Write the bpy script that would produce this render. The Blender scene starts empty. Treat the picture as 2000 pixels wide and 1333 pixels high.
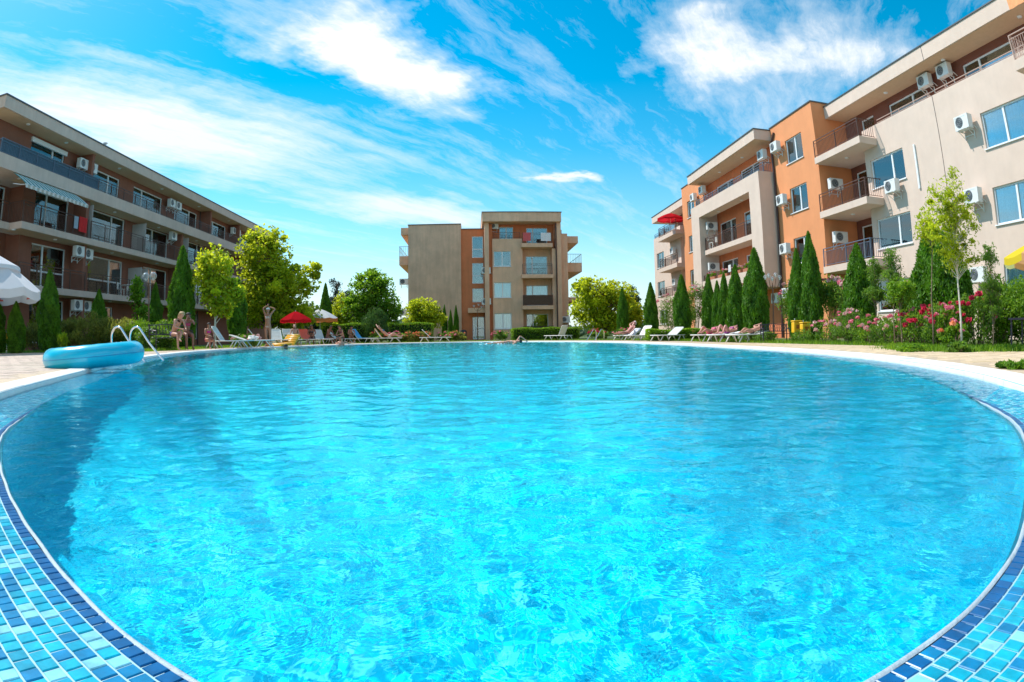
import bpy, math, random
import numpy as np
from mathutils import Vector, Matrix
random.seed(7)
RNG = np.random.default_rng(7)
SC = bpy.context.scene
COL = SC.collection
R = math.radians
PI = math.pi

# ------------------------------------------------------------------ camera
H_CAM = 0.35
yaw, pitch, roll = R(3.5), R(-0.46), R(-0.82)
def cam_axis(v):
    x, y, z = v
    c, s = math.cos(pitch), math.sin(pitch)
    y, z = c*y - s*z, s*y + c*z
    c, s = math.cos(yaw), math.sin(yaw)
    return Vector((c*x + s*y, -s*x + c*y, z))
cr, sr = math.cos(roll), math.sin(roll)
right, up, fwd = cam_axis((cr, 0, sr)), cam_axis((-sr, 0, cr)), cam_axis((0, 1, 0))
cam = bpy.data.cameras.new('camera')
cam.type = 'PANO'
cam.panorama_type = 'FISHEYE_EQUISOLID'
cam.fisheye_lens = 1217/2000*36
cam.fisheye_fov = PI
cam.sensor_width = 36; cam.sensor_height = 24
cam.sensor_fit = 'HORIZONTAL'
cam.clip_start = 0.02; cam.clip_end = 3000
camo = bpy.data.objects.new('camera', cam); COL.objects.link(camo)
camo.matrix_world = Matrix(((right.x, up.x, -fwd.x, 0), (right.y, up.y, -fwd.y, 0), (right.z, up.z, -fwd.z, H_CAM), (0, 0, 0, 1)))
SC.camera = camo

# ------------------------------------------------------------------ sun, sky, exposure
SUN_TO = Vector((-0.45, 0.25, 0.66)).normalized()        # direction towards the sun
sun = bpy.data.lights.new('sun', 'SUN'); sun.energy = 3.15; sun.angle = R(0.53); sun.color = (1, 0.96, 0.90)
suno = bpy.data.objects.new('sun', sun); COL.objects.link(suno)
suno.rotation_euler = SUN_TO.to_track_quat('Z', 'Y').to_euler()
suno.location = (-20, 10, 40)
sun_elev = math.asin(SUN_TO.z); sun_az = math.atan2(SUN_TO.x, SUN_TO.y)

world = bpy.data.worlds.new('World'); SC.world = world; world.use_nodes = True
SC.view_settings.view_transform = 'Standard'; SC.view_settings.look = 'None'
SC.view_settings.exposure = 0.75; SC.view_settings.gamma = 1; SC.view_settings.use_curve_mapping = False

SC.cycles.use_denoising = True; SC.cycles.denoiser = 'OPENIMAGEDENOISE'
SC.cycles.max_bounces = 10; SC.cycles.transparent_max_bounces = 12; SC.cycles.glossy_bounces = 4; SC.cycles.diffuse_bounces = 3; SC.cycles.transmission_bounces = 8

class NT:
    """small helper to wire shader nodes"""
    def __init__(s, tree): s.t = tree; s.n = tree.nodes; s.l = tree.links
    def add(s, kind, **kw):
        n = s.n.new(kind)
        for k, v in kw.items():
            if k.startswith('i_'):
                key = k[2:]; key = int(key) if key.isdigit() else key.replace('_', ' ')
                sock = n.inputs[key]
                if hasattr(v, 'is_output') and v.is_output: s.l.new(v, sock)
                else: sock.default_value = v
            else: setattr(n, k, v)
        return n
    def math(s, op, a, b=None, c=None, clamp=False):
        n = s.n.new('ShaderNodeMath'); n.operation = op; n.use_clamp = clamp
        for i, v in enumerate((a, b, c)):
            if v is None: continue
            if hasattr(v, 'is_output'): s.l.new(v, n.inputs[i])
            else: n.inputs[i].default_value = v
        return n.outputs[0]
    def mix(s, f, a, b, mode='MIX'):
        n = s.n.new('ShaderNodeMix'); n.data_type = 'RGBA'; n.blend_type = mode
        for i, v in ((0, f), (6, a), (7, b)):
            if hasattr(v, 'is_output'): s.l.new(v, n.inputs[i])
            else: n.inputs[i].default_value = v if i == 0 else (tuple(v) + (1,))[:4]
        return n.outputs[2]
    def ramp(s, f, stops, interp='LINEAR'):
        n = s.n.new('ShaderNodeValToRGB'); n.color_ramp.interpolation = interp
        e = n.color_ramp.elements
        while len(e) < len(stops): e.new(0.5)
        for k, (p, c) in enumerate(stops):
            e[k].position = p
            e[k].color = (c, c, c, 1) if isinstance(c, (int, float)) else (tuple(c) + (1,))[:4]
        s.l.new(f, n.inputs[0]); return n.outputs[0]
    def noise(s, vec, scale, detail=3, rough=0.55, dist=0, dim='3D'):
        n = s.n.new('ShaderNodeTexNoise'); n.noise_dimensions = dim
        n.inputs['Scale'].default_value = scale; n.inputs['Detail'].default_value = detail
        n.inputs['Roughness'].default_value = rough; n.inputs['Distortion'].default_value = dist
        if vec is not None: s.l.new(vec, n.inputs['Vector'])
        return n.outputs['Fac']

def build_sky():
    g = NT(world.node_tree); g.n.clear()
    out = g.add('ShaderNodeOutputWorld'); bg = g.add('ShaderNodeBackground')
    sky = g.add('ShaderNodeTexSky', sky_type='NISHITA', sun_disc=False, sun_elevation=sun_elev, sun_rotation=sun_az,
                altitude=10, air_density=1.0, dust_density=0.4, ozone_density=2.6)
    tc = g.add('ShaderNodeTexCoord')
    sep = g.add('ShaderNodeSeparateXYZ', i_0=tc.outputs['Generated'])
    x, y, z = sep.outputs
    zc = g.math('MAXIMUM', z, 0.012)
    zz = g.math('ADD', zc, 0.07)                      # the cloud layer bends down behind the horizon
    u = g.math('DIVIDE', x, zz); v = g.math('DIVIDE', y, zz)
    uv = g.add('ShaderNodeCombineXYZ', i_0=u, i_1=v)
    warp = g.add('ShaderNodeTexNoise', i_Vector=uv.outputs[0]); warp.inputs['Scale'].default_value = 2.2; warp.inputs['Detail'].default_value = 5; warp.inputs['Roughness'].default_value = .6
    cen = g.add('ShaderNodeVectorMath', operation='SUBTRACT', i_0=warp.outputs['Color']); cen.inputs[1].default_value = (.5, .5, .5)
    def warped(k):
        w = g.add('ShaderNodeVectorMath', operation='MULTIPLY_ADD', i_0=cen.outputs[0]); w.inputs[1].default_value = (k, k, 0); g.l.new(uv.outputs[0], w.inputs[2]); return w.outputs[0]
    wb, wn = warped(.7), warped(.16)
    def blob(cu, cv, ru, rv, ang, lo=1.0, hi=0.0):
        m = g.add('ShaderNodeMapping', vector_type='TEXTURE', i_Vector=wb)
        m.inputs['Location'].default_value = (cu, cv, 0); m.inputs['Rotation'].default_value = (0, 0, ang)
        m.inputs['Scale'].default_value = (ru, rv, 1)
        d = g.add('ShaderNodeVectorMath', operation='LENGTH', i_0=m.outputs[0]).outputs['Value']
        r = g.add('ShaderNodeMapRange', interpolation_type='SMOOTHSTEP', i_Value=d)
        r.inputs['From Min'].default_value = lo; r.inputs['From Max'].default_value = hi
        return r.outputs[0]
    def layer(ang, sx, sy, scale, detail, rough, seed):
        m = g.add('ShaderNodeMapping', vector_type='TEXTURE', i_Vector=wn)
        m.inputs['Rotation'].default_value = (0, 0, ang); m.inputs['Scale'].default_value = (sx, sy, 1); m.inputs['Location'].default_value = (seed, seed*1.7, 0)
        return g.noise(m.outputs[0], scale, detail, rough)
    CLOUDS(g, uv, u, v, blob, layer, sky, bg, z)
    g.l.new(bg.outputs[0], out.inputs[0])

def CLOUDS(g, uv, u, v, blob, layer, sky, bg, z):
    streak = layer(R(52), 4.0, .45, 1.5, 8, 0.62, 3.1)          # long wisps
    puff = layer(R(55), 1.5, .8, 2.6, 10, 0.68, 8.3)           # fluffy detail
    fine = layer(R(58), 2.0, .5, 7.0, 8, 0.7, 1.7)
    body = g.math('ADD', g.math('MULTIPLY', puff, 0.6), g.math('MULTIPLY', fine, 0.4))
    def total(L):
        t = None
        for (cu, cv, ru, rv, a, amt) in L:
            m = g.math('MULTIPLY', blob(cu, cv, ru, rv, a), amt); t = m if t is None else g.math('MAXIMUM', t, m)
        return t
    big = g.math('ADD', body, g.math('MULTIPLY', total(BLOBS), 0.62))
    c1 = g.ramp(big, [(0.60, 0.0), (0.80, 0.36), (1.04, .95)])
    st = g.math('MULTIPLY_ADD', fine, 0.35, g.math('MULTIPLY', streak, 0.65))
    c2 = g.ramp(g.math('ADD', st, g.math('MULTIPLY', total(STREAKS), 0.42)), [(0.50, 0.0), (0.66, 0.40), (0.88, 0.92)])
    cov = g.math('MAXIMUM', c1, c2)
    # thin veil towards the horizon
    hz = g.ramp(z, [(0.0, 0.80), (0.06, 0.50), (0.16, 0.22), (0.3, 0.05), (0.4, 0.0)])
    cov2 = g.math('SUBTRACT', 1.0, g.math('MULTIPLY', g.math('SUBTRACT', 1.0, cov), g.math('SUBTRACT', 1.0, hz)), clamp=True)
    base = g.add('ShaderNodeHueSaturation', i_Color=sky.outputs[0]); base.inputs['Hue'].default_value = SKYH; base.inputs['Saturation'].default_value = SKYS; base.inputs['Value'].default_value = SKYV
    veil = g.mix(g.ramp(z, [(0.0, 1.0), (0.2, 0.4), (0.4, 0.0)]), CLOUDC, HAZEC)
    col = g.mix(cov2, base.outputs[0], veil)
    g.l.new(col, bg.inputs['Color']); bg.inputs['Strength'].default_value = 0.12
SKYV, SKYS, SKYH = .99, 1.6, .474
CLOUDC, HAZEC = (5.6, 5.7, 5.75), (3.7, 4.7, 5.2)
# cirrus patches on the cloud layer, unseen ones behind and overhead added to whiten the fill: centre u, v, half sizes, angle, amount
BLOBS = [(-.28, 1.82, .80, .36, R(57), 1.0), (.80, 1.66, .50, .46, R(70), .85), (1.1, 1.55, .6, .6, R(0), .68), (.40, 2.95, .24, .14, R(20), .9), (-.7, -1.0, .8, .4, R(30), 1.0), (1.0, -1.6, .7, .5, R(80), 1.0), (2.0, .3, .6, .4, R(20), .9)]
STREAKS = [(-1.25, 2.1, 1.7, .62, R(54), 1.0), (-.35, 3.6, 1.2, .55, R(40), .85), (1.0, 2.0, .9, .5, R(60), .3), (-2.6, 3.2, 1.8, 1.0, R(40), .7), (2.5, 3.5, 1.6, .8, R(30), .6), (-1.5, -1.5, 1.8, .9, R(30), 1.0), (1.2, -1.0, 1.6, .8, R(60), 1.0), (.3, -2.6, 2.4, .9, R(10), 1.0), (-3.2, .3, 1.6, .9, R(80), .9), (.2, .1, .7, .35, R(40), .8), (2.8, .6, 1.2, 1.2, R(0), .9)]
build_sky()

# ------------------------------------------------------------------ helpers
MATS = {}
def mat(name, color=(.5, .5, .5), rough=.6, metal=0, var=0.0, vscale=6, bump=0.0, bscale=60, spec=.5, trans=0.0, coat=0, build=None, dirt=0.0, world=False):
    if name in MATS: return MATS[name]
    m = bpy.data.materials.new(name); m.use_nodes = True
    g = NT(m.node_tree); bs = g.n['Principled BSDF']
    bs.inputs['Roughness'].default_value = rough; bs.inputs['Metallic'].default_value = metal
    bs.inputs['Base Color'].default_value = tuple(color) + (1,)
    bs.inputs['Specular IOR Level'].default_value = spec
    bs.inputs['Coat Weight'].default_value = coat
    bs.inputs['Transmission Weight'].default_value = trans
    if build: build(g, bs)
    else:
        tc = g.add('ShaderNodeNewGeometry').outputs['Position'] if world else g.add('ShaderNodeTexCoord').outputs['Object']
        if var or dirt:
            f = g.noise(tc, vscale, 4, 0.6)
            hi = tuple(min(1, c*(1+var)) for c in color); lo = tuple(c*(1-var) for c in color)
            c = g.ramp(f, [(0.3, lo), (0.7, hi)])
            if dirt:
                mp = g.add('ShaderNodeMapping', i_Vector=tc); mp.inputs['Scale'].default_value = (2.2, 2.2, 0.22)
                d = g.ramp(g.math('ADD', g.math('MULTIPLY', g.noise(mp.outputs[0], 1.7, 6, 0.65), .5), g.math('MULTIPLY', g.noise(tc, .55, 7, .7), .5)), [(0.42, 0.0), (0.66, dirt)])
                c = g.mix(d, c, tuple(k*0.55 for k in color))
            g.l.new(c, bs.inputs['Base Color'])
        if bump:
            b = g.add('ShaderNodeBump', i_Height=g.noise(tc, bscale, 3, 0.6)); b.inputs['Strength'].default_value = bump; b.inputs['Distance'].default_value = 0.01
            g.l.new(b.outputs[0], bs.inputs['Normal'])
    MATS[name] = m; return m

def tag(o, label=None, cat=None, group=None, kind=None):
    if label: o['label'] = label
    if cat: o['category'] = cat
    if group: o['group'] = group
    if kind: o['kind'] = kind
    return o
def empty(name, loc=(0, 0, 0), rz=0, label=None, cat=None, group=None):
    o = bpy.data.objects.new(name, None); COL.objects.link(o); o.location = loc; o.rotation_euler = (0, 0, rz)
    o.empty_display_size = 0.2
    return tag(o, label, cat, group)
def link_mesh(name, me, parent=None, loc=(0, 0, 0), rz=0):
    o = bpy.data.objects.new(name, me); COL.objects.link(o)
    if parent is not None: o.parent = parent
    o.location = loc; o.rotation_euler = (0, 0, rz)
    return o
def children(o): return [c for c in bpy.data.objects if c.parent == o]
def copy_tree(o, parent=None):
    kids = {}
    for c in bpy.data.objects:
        if c.parent: kids.setdefault(c.parent.name, []).append(c)
    def rec(a, p):
        b = a.copy(); COL.objects.link(b); b.parent = p
        for ch in kids.get(a.name, []): rec(ch, b)
        return b
    return rec(o, parent)

class MB:
    """collects faces and builds one mesh"""
    def __init__(s): s.v = []; s.f = []; s.m = []; s.mats = []; s.uv = None
    def mi(s, m):
        if m not in s.mats: s.mats.append(m)
        return s.mats.index(m)
    def poly(s, pts, m=0):
        n = len(s.v); s.v += [tuple(p) for p in pts]; s.f.append(tuple(range(n, n+len(pts)))); s.m.append(m)
    def box(s, x0, y0, z0, x1, y1, z1, m=0):
        if x1 < x0: x0, x1 = x1, x0
        if y1 < y0: y0, y1 = y1, y0
        if z1 < z0: z0, z1 = z1, z0
        n = len(s.v)
        s.v += [(x0, y0, z0), (x1, y0, z0), (x1, y1, z0), (x0, y1, z0), (x0, y0, z1), (x1, y0, z1), (x1, y1, z1), (x0, y1, z1)]
        s.f += [(n, n+3, n+2, n+1), (n+4, n+5, n+6, n+7), (n, n+1, n+5, n+4), (n+1, n+2, n+6, n+5), (n+2, n+3, n+7, n+6), (n+3, n, n+4, n+7)]
        s.m += [m]*6
    def tube(s, pts, r, seg=8, m=0, caps=True):
        pts = [Vector(p) for p in pts]; rs = r if isinstance(r, (list, tuple)) else [r]*len(pts)
        n0 = len(s.v); prev = None
        for i, p in enumerate(pts):
            t = (pts[min(i+1, len(pts)-1)] - pts[max(i-1, 0)]).normalized()
            a = prev if prev is not None else (Vector((0, 0, 1)) if abs(t.z) < .9 else Vector((1, 0, 0)))
            b = t.cross(a)
            if b.length < 1e-6: a = Vector((0, 1, 0)); b = t.cross(a)
            b.normalize(); a = b.cross(t).normalized(); prev = a
            for k in range(seg):
                q = 2*PI*k/seg; s.v.append(tuple(p + (a*math.cos(q) + b*math.sin(q))*rs[i]))
        for i in range(len(pts)-1):
            for k in range(seg):
                A = n0+i*seg+k; B = n0+i*seg+(k+1) % seg
                s.f.append((A, A+seg, B+seg, B)); s.m.append(m)
        if caps:
            s.f.append(tuple(n0+k for k in range(seg))); s.m.append(m)
            s.f.append(tuple(n0+(len(pts)-1)*seg+k for k in reversed(range(seg)))); s.m.append(m)
    def lathe(s, prof, seg=16, c=(0, 0, 0), m=0, closed=False):
        n0 = len(s.v)
        for (r, z) in prof:
            for k in range(seg):
                q = 2*PI*k/seg; s.v.append((c[0]+r*math.cos(q), c[1]+r*math.sin(q), c[2]+z))
        L = len(prof)
        for i in range(L if closed else L-1):
            for k in range(seg):
                j = (i+1) % L
                s.f.append((n0+i*seg+k, n0+i*seg+(k+1) % seg, n0+j*seg+(k+1) % seg, n0+j*seg+k)); s.m.append(m)
    def build(s, name, mats, parent=None, loc=(0, 0, 0), rz=0, smooth=False, bevel=0, mesh_only=False):
        me = bpy.data.meshes.new(name); me.from_pydata(s.v, [], s.f)
        if not isinstance(mats, (list, tuple)): mats = [mats]
        for m in mats: me.materials.append(m)
        if len(mats) > 1: me.polygons.foreach_set('material_index', s.m)
        if smooth: me.polygons.foreach_set('use_smooth', [True]*len(me.polygons))
        me.update()
        if mesh_only: return me
        o = link_mesh(name, me, parent, loc, rz)
        if bevel:
            b = o.modifiers.new('bevel', 'BEVEL'); b.width = bevel; b.segments = 2; b.limit_method = 'ANGLE'
        return o
def boxobj(name, parent, m, *b, bevel=0):
    q = MB(); q.box(*b); return q.build(name, m, parent, bevel=bevel)

def np_mesh(name, V, Fq, mats, smooth=False, mi=None):
    """fast mesh from arrays of vertices and equal-sized faces"""
    me = bpy.data.meshes.new(name); n = len(Fq); k = Fq.shape[1]
    me.vertices.add(len(V)); me.vertices.foreach_set('co', np.asarray(V, np.float32).ravel())
    me.loops.add(n*k); me.loops.foreach_set('vertex_index', np.asarray(Fq, np.int32).ravel())
    me.polygons.add(n); me.polygons.foreach_set('loop_start', np.arange(0, n*k, k, dtype=np.int32))
    me.polygons.foreach_set('loop_total', np.full(n, k, np.int32))
    for m in (mats if isinstance(mats, (list, tuple)) else [mats]): me.materials.append(m)
    if mi is not None: me.polygons.foreach_set('material_index', np.asarray(mi, np.int32))
    me.polygons.foreach_set('use_smooth', np.full(n, bool(smooth)))
    me.update(calc_edges=True); me.validate(); return me

# ------------------------------------------------------------------ pool outline
CTRL = [(.05, .365), (.4, .43), (.64, .51), (.94, .69), (1.71, 1.31), (2.26, 1.97), (3.38, 3.76), (4.5, 6.6), (5.3, 10.2), (5.72, 15), (5.9, 20.5), (5.6, 26.5),
        (4.4, 31.3), (2.0, 34.9), (-1.2, 36.2), (-4.4, 35.0), (-7.0, 31), (-8.3, 25.4), (-8.35, 19.5), (-7.3, 14.2), (-5.85, 10.0), (-4.35, 6.7), (-3.5, 4.85),
        (-2.91, 3.59), (-2.43, 2.72), (-1.88, 1.87), (-1.37, 1.33), (-.96, .97), (-.65, .73), (-.39, .55), (-.16, .42)]
def closed_curve(P, per=24):
    P = np.array(P, float); n = len(P); out = []
    for i in range(n):
        p0, p1, p2, p3 = P[i-1], P[i], P[(i+1) % n], P[(i+2) % n]
        for t in np.linspace(0, 1, per, endpoint=False):
            out.append(.5*((2*p1) + (-p0+p2)*t + (2*p0-5*p1+4*p2-p3)*t*t + (-p0+3*p1-3*p2+p3)*t**3))
    return np.array(out)
def resample(C, step):
    D = np.vstack([C, C[:1]]); s = np.r_[0, np.cumsum(np.hypot(*np.diff(D, axis=0).T))]
    n = max(8, int(round(s[-1]/step))); t = np.linspace(0, s[-1], n, endpoint=False)
    return np.stack([np.interp(t, s, D[:, 0]), np.interp(t, s, D[:, 1])], 1), s[-1]
def smooth_closed(C, k):
    for _ in range(k): C = (np.roll(C, 1, 0) + 2*C + np.roll(C, -1, 0))/4
    return C
RIM, RIM_LEN = resample(closed_curve(CTRL), 0.025)
RIM = smooth_closed(RIM, 120)
def normals(C):
    t = np.roll(C, -1, 0) - np.roll(C, 1, 0); t /= np.hypot(*t.T)[:, None]
    return np.stack([t[:, 1], -t[:, 0]], 1)          # outward for a counter-clockwise curve
RIM_N = smooth_closed(normals(RIM), 40); RIM_N /= np.hypot(*RIM_N.T)[:, None]
def off(d): return RIM + RIM_N*d
def strip(name, rows, m, smooth=False, close=True):
    """quads between consecutive closed rows of 3-D points"""
    n = len(rows[0]); V = np.vstack(rows); F = []
    k = np.arange(n)
    for i in range(len(rows)-1):
        F.append(np.stack([i*n+k, i*n+(k+1) % n, (i+1)*n+(k+1) % n, (i+1)*n+k], 1))
    return np_mesh(name, V, np.vstack(F), m, smooth)
def at_z(C, z): return np.column_stack([C, np.full(len(C), z)])
def lin(rows, n): return rows
LEDGE = 0.42
COPE = 0.24
DECK_Z = 0.05
# ------------------------------------------------------------------ pool materials
def m_poolfloor(g, bs):
    tc = g.add('ShaderNodeTexCoord').outputs['UV']
    sc = g.add('ShaderNodeVectorMath', operation='SCALE', i_0=tc); sc.inputs['Scale'].default_value = 1/0.05
    fl = g.add('ShaderNodeVectorMath', operation='FLOOR', i_0=sc.outputs[0])
    wn = g.add('ShaderNodeTexWhiteNoise', noise_dimensions='3D', i_Vector=fl.outputs[0])
    c = g.ramp(wn.outputs['Value'], [(0.0, (0.0, .53, .74)), (0.4, (0.0, .63, .82)), (0.75, (.02, .73, .87)), (0.92, (.3, .88, .94))], 'CONSTANT')
    fr = g.add('ShaderNodeVectorMath', operation='FRACTION', i_0=sc.outputs[0])
    s = g.add('ShaderNodeSeparateXYZ', i_0=fr.outputs[0])
    gx = g.math('ABSOLUTE', g.math('SUBTRACT', s.outputs[0], .5)); gy = g.math('ABSOLUTE', g.math('SUBTRACT', s.outputs[1], .5))
    gr = g.math('GREATER_THAN', g.math('MAXIMUM', gx, gy), 0.455)
    g.l.new(g.mix(gr, c, (.18, .74, .88)), bs.inputs['Base Color'])
M_POOL = mat('pool_mosaic', rough=.35, build=m_poolfloor)
def water_material():
    m = bpy.data.materials.new('pool_water'); m.use_nodes = True; g = NT(m.node_tree); g.n.clear()
    out = g.add('ShaderNodeOutputMaterial')
    pos = g.add('ShaderNodeNewGeometry').outputs['Position']
    mp = g.add('ShaderNodeMapping', i_Vector=pos); mp.inputs['Scale'].default_value = (1, 0.8, 1)
    n1 = g.noise(mp.outputs[0], 9, 4, .6, .6); n2 = g.noise(mp.outputs[0], 34, 2, .5, .3)
    h = g.math('ADD', g.math('MULTIPLY', n1, 1.0), g.math('MULTIPLY', n2, .22))
    b = g.add('ShaderNodeBump', i_Height=h); b.inputs['Strength'].default_value = 1; b.inputs['Distance'].default_value = WATER_BUMP
    gl = g.add('ShaderNodeBsdfGlass', i_IOR=1.15, i_Roughness=0.0, i_Color=(.48, .99, 1, 1), i_Normal=b.outputs[0])
    g.l.new(gl.outputs[0], out.inputs[0])
    return m
WATER_BUMP = 0.005
M_WATER = water_material()
M_COPE = mat('white_coping', (.80, .78, .74), .55, var=.06, vscale=5, bump=.25, bscale=120)
M_GROUT = mat('grout', (.34, .55, .61), .7, var=.08, vscale=30)

# ------------------------------------------------------------------ the pool basin and the water
FLOOR_Z = -1.38
def floor_z(C, dz=0):
    return np.column_stack([C, -.78 - .6*np.clip((C[:, 1]-1.5)/17, 0, 1) + dz])
rows = [at_z(off(0.0), -0.006), at_z(off(-.01), -0.06), at_z(off(-.01), -.4), at_z(off(-.01), -.7), floor_z(off(-.03), .05), floor_z(off(-.08))]
c0 = np.array([-1.0, 17.0])
for t in (.97, .93, .88, .8, .7, .55, .4, .25, .1): rows.append(floor_z(c0 + (off(-.08)-c0)*t))
me = strip('pool_basin', rows, M_POOL, True)
basin = link_mesh('pool_basin', me); tag(basin, kind='structure')
uvl = me.uv_layers.new(name='UV')
nr = len(rows); n = len(RIM)
arc = np.arange(n)*0.025
down = np.cumsum([0] + [0.06, .44, .4, .4, .07])
UVv = []
for i, r_ in enumerate(rows):
    if i < 5: UVv.append(np.column_stack([arc, np.full(n, down[i])]))
    else: UVv.append(r_[:, :2])
UVv = np.vstack(UVv); li = np.zeros(len(me.loops), np.int32); me.loops.foreach_get('vertex_index', li)
uvl.data.foreach_set('uv', UVv[li].astype(np.float32).ravel())
q = MB(); q.poly([tuple(p) for p in floor_z(c0 + (off(-.08)-c0)*.11, -.004)[::20]]); q.build('pool_floor_centre', M_POOL, basin)

def water_height(x, y):
    """sum of many small travelling waves with lively crests"""
    h = np.zeros_like(x); rg = np.random.default_rng(3)
    for wl, amp, cnt in ((1.1, .0022, 8), (.62, .0017, 9), (.36, .0014, 12), (.21, .0013, 16), (.13, .0010, 18), (.08, .0006, 18), (.052, .00028, 16)):
        for _ in range(cnt):
            a = rg.uniform(0, 2*PI) if rg.random() < .6 else rg.normal(R(70), .6)
            k = 2*PI/(wl*rg.uniform(.75, 1.3)); p = rg.uniform(0, 2*PI)
            ph = k*(x*math.cos(a)+y*math.sin(a)) + p + .8*np.sin(.9*x*math.sin(a)/wl*.3+.7*y+p)
            s = np.sin(ph)
            h += amp*WAVE*(s + .25*np.cos(2*ph))/math.sqrt(cnt)*1.6
    return h
WAVE = 1.0
O = np.array([.05, .42])
edge = off(-.004)
ang_e = np.arctan2(edge[:, 0]-O[0], edge[:, 1]-O[1]); rad_e = np.hypot(*(edge-O).T)
oi = np.argsort(ang_e); ae, re_ = ang_e[oi], rad_e[oi]
NA, NR = WATER_RES = (1300, 420)
# denser towards the view direction
w = np.linspace(-PI, PI, 4001); dens = 1 + 3.5*np.exp(-(w/1.05)**4); cd = np.cumsum(dens); cd = (cd-cd[0])/(cd[-1]-cd[0])
az = np.interp(np.linspace(0, 1, NA, endpoint=False), cd, w)
Ra = np.interp(az, ae, re_, period=2*PI)
t = np.linspace(0, 1, NR)
kk = np.log(np.maximum(Ra/.25, 1.02))[:, None]
rr = Ra[:, None]*(np.expm1(kk*t[None])/np.expm1(kk))
rr[:, 0] = 0.0006
X = O[0] + rr*np.sin(az)[:, None]; Y = O[1] + rr*np.cos(az)[:, None]
cell = np.maximum(rr*np.gradient(az)[:, None], np.gradient(rr, axis=1))
dist = np.hypot(X, Y)
Z = water_height(X, Y)*(0.42 + .7*np.clip((dist-1.2)/9, 0, 1))
Z *= np.clip((1-t[None])*Ra[:, None]/.08, 0.35, 1)
V = np.stack([X, Y, Z], -1).reshape(-1, 3)
ia = np.arange(NA)[:, None]; ir = np.arange(NR-1)[None]
F = np.stack([ia*NR+ir, ia*NR+ir+1, ((ia+1) % NA)*NR+ir+1, ((ia+1) % NA)*NR+ir], -1).reshape(-1, 4)[:, ::-1]
me = np_mesh('pool_water', V, F, M_WATER, True)
water = link_mesh('pool_water', me); tag(water, kind='structure')
# ------------------------------------------------------------------ caustics: the sun, the water and the basin take part
sun.cycles.is_caustics_light = True
water.cycles.is_caustics_caster = True
basin.cycles.is_caustics_receiver = True
for c in children(basin): c.cycles.is_caustics_receiver = True

def view_px(p):
    """where a point falls in the 2000 px photograph frame (used to pick the pieces that show largest)"""
    d = Vector(p) - Vector((0, 0, H_CAM)); L = d.length; d /= L
    f = max(-1, min(1, d.dot(fwd))); th = math.acos(f); r = 2*1217*math.sin(th/2); q = math.hypot(d.dot(right), d.dot(up)) + 1e-9
    return 1000 + r*d.dot(right)/q, 666.5 - r*d.dot(up)/q, L

# ------------------------------------------------------------------ tiled overflow ledge round the rim
def sm(x, a, b):
    t = np.clip((x-a)/(b-a), 0, 1); return t*t*(3-2*t)
def ledge_z(P): return 0.012 - 0.024*sm(P[:, 1], 1.5, 3.0)
def zrow(d, dz=0.0):
    C = off(d); return np.column_stack([C, ledge_z(C)+dz])
me = strip('pool_ledge', [zrow(-.012, -.03), zrow(.016, -.0006), zrow(.2, -.0006), zrow(LEDGE, -.0006)], M_GROUT)
def m_band(g, bs):
    pos = g.add('ShaderNodeTexCoord').outputs['UV']
    sc = g.add('ShaderNodeVectorMath', operation='SCALE', i_0=pos); sc.inputs['Scale'].default_value = 1/0.0262
    fl = g.add('ShaderNodeVectorMath', operation='FLOOR', i_0=sc.outputs[0])
    wn = g.add('ShaderNodeTexWhiteNoise', noise_dimensions='3D', i_Vector=fl.outputs[0])
    g.l.new(g.ramp(wn.outputs['Value'], [(0.0, (.0, .16, .36)), (0.25, (.0, .42, .62)), (0.7, (.25, .62, .72))], 'CONSTANT'), bs.inputs['Base Color'])
M_BAND = mat('mosaic_band', rough=.25, build=m_band)
ledge = link_mesh('pool_ledge', me); tag(ledge, kind='structure')
uvl = me.uv_layers.new(name='UV'); li = np.zeros(len(me.loops), np.int32); me.loops.foreach_get('vertex_index', li)
UVv = np.vstack([np.column_stack([arc, np.full(n, v)]) for v in (-.03, .016, .2, LEDGE)]); uvl.data.foreach_set('uv', UVv[li].astype(np.float32).ravel())
me.materials.append(M_BAND)
pc = np.zeros(len(me.polygons)*3); me.polygons.foreach_get('center', pc); pc = pc.reshape(-1, 3)
me.polygons.foreach_set('material_index', (np.hypot(pc[:, 0], pc[:, 1]) > 8.5).astype(np.int32))
me = strip('rim', [zrow(-.0025, -.05), zrow(-.002, -.004), zrow(-.001, .0), zrow(.0015, .001), zrow(.0045, .0008), zrow(.0072, -.0008)],
           mat('white_rim', (.38, .46, .50), .6, var=.10, vscale=30, bump=.5, bscale=60), True)
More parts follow.
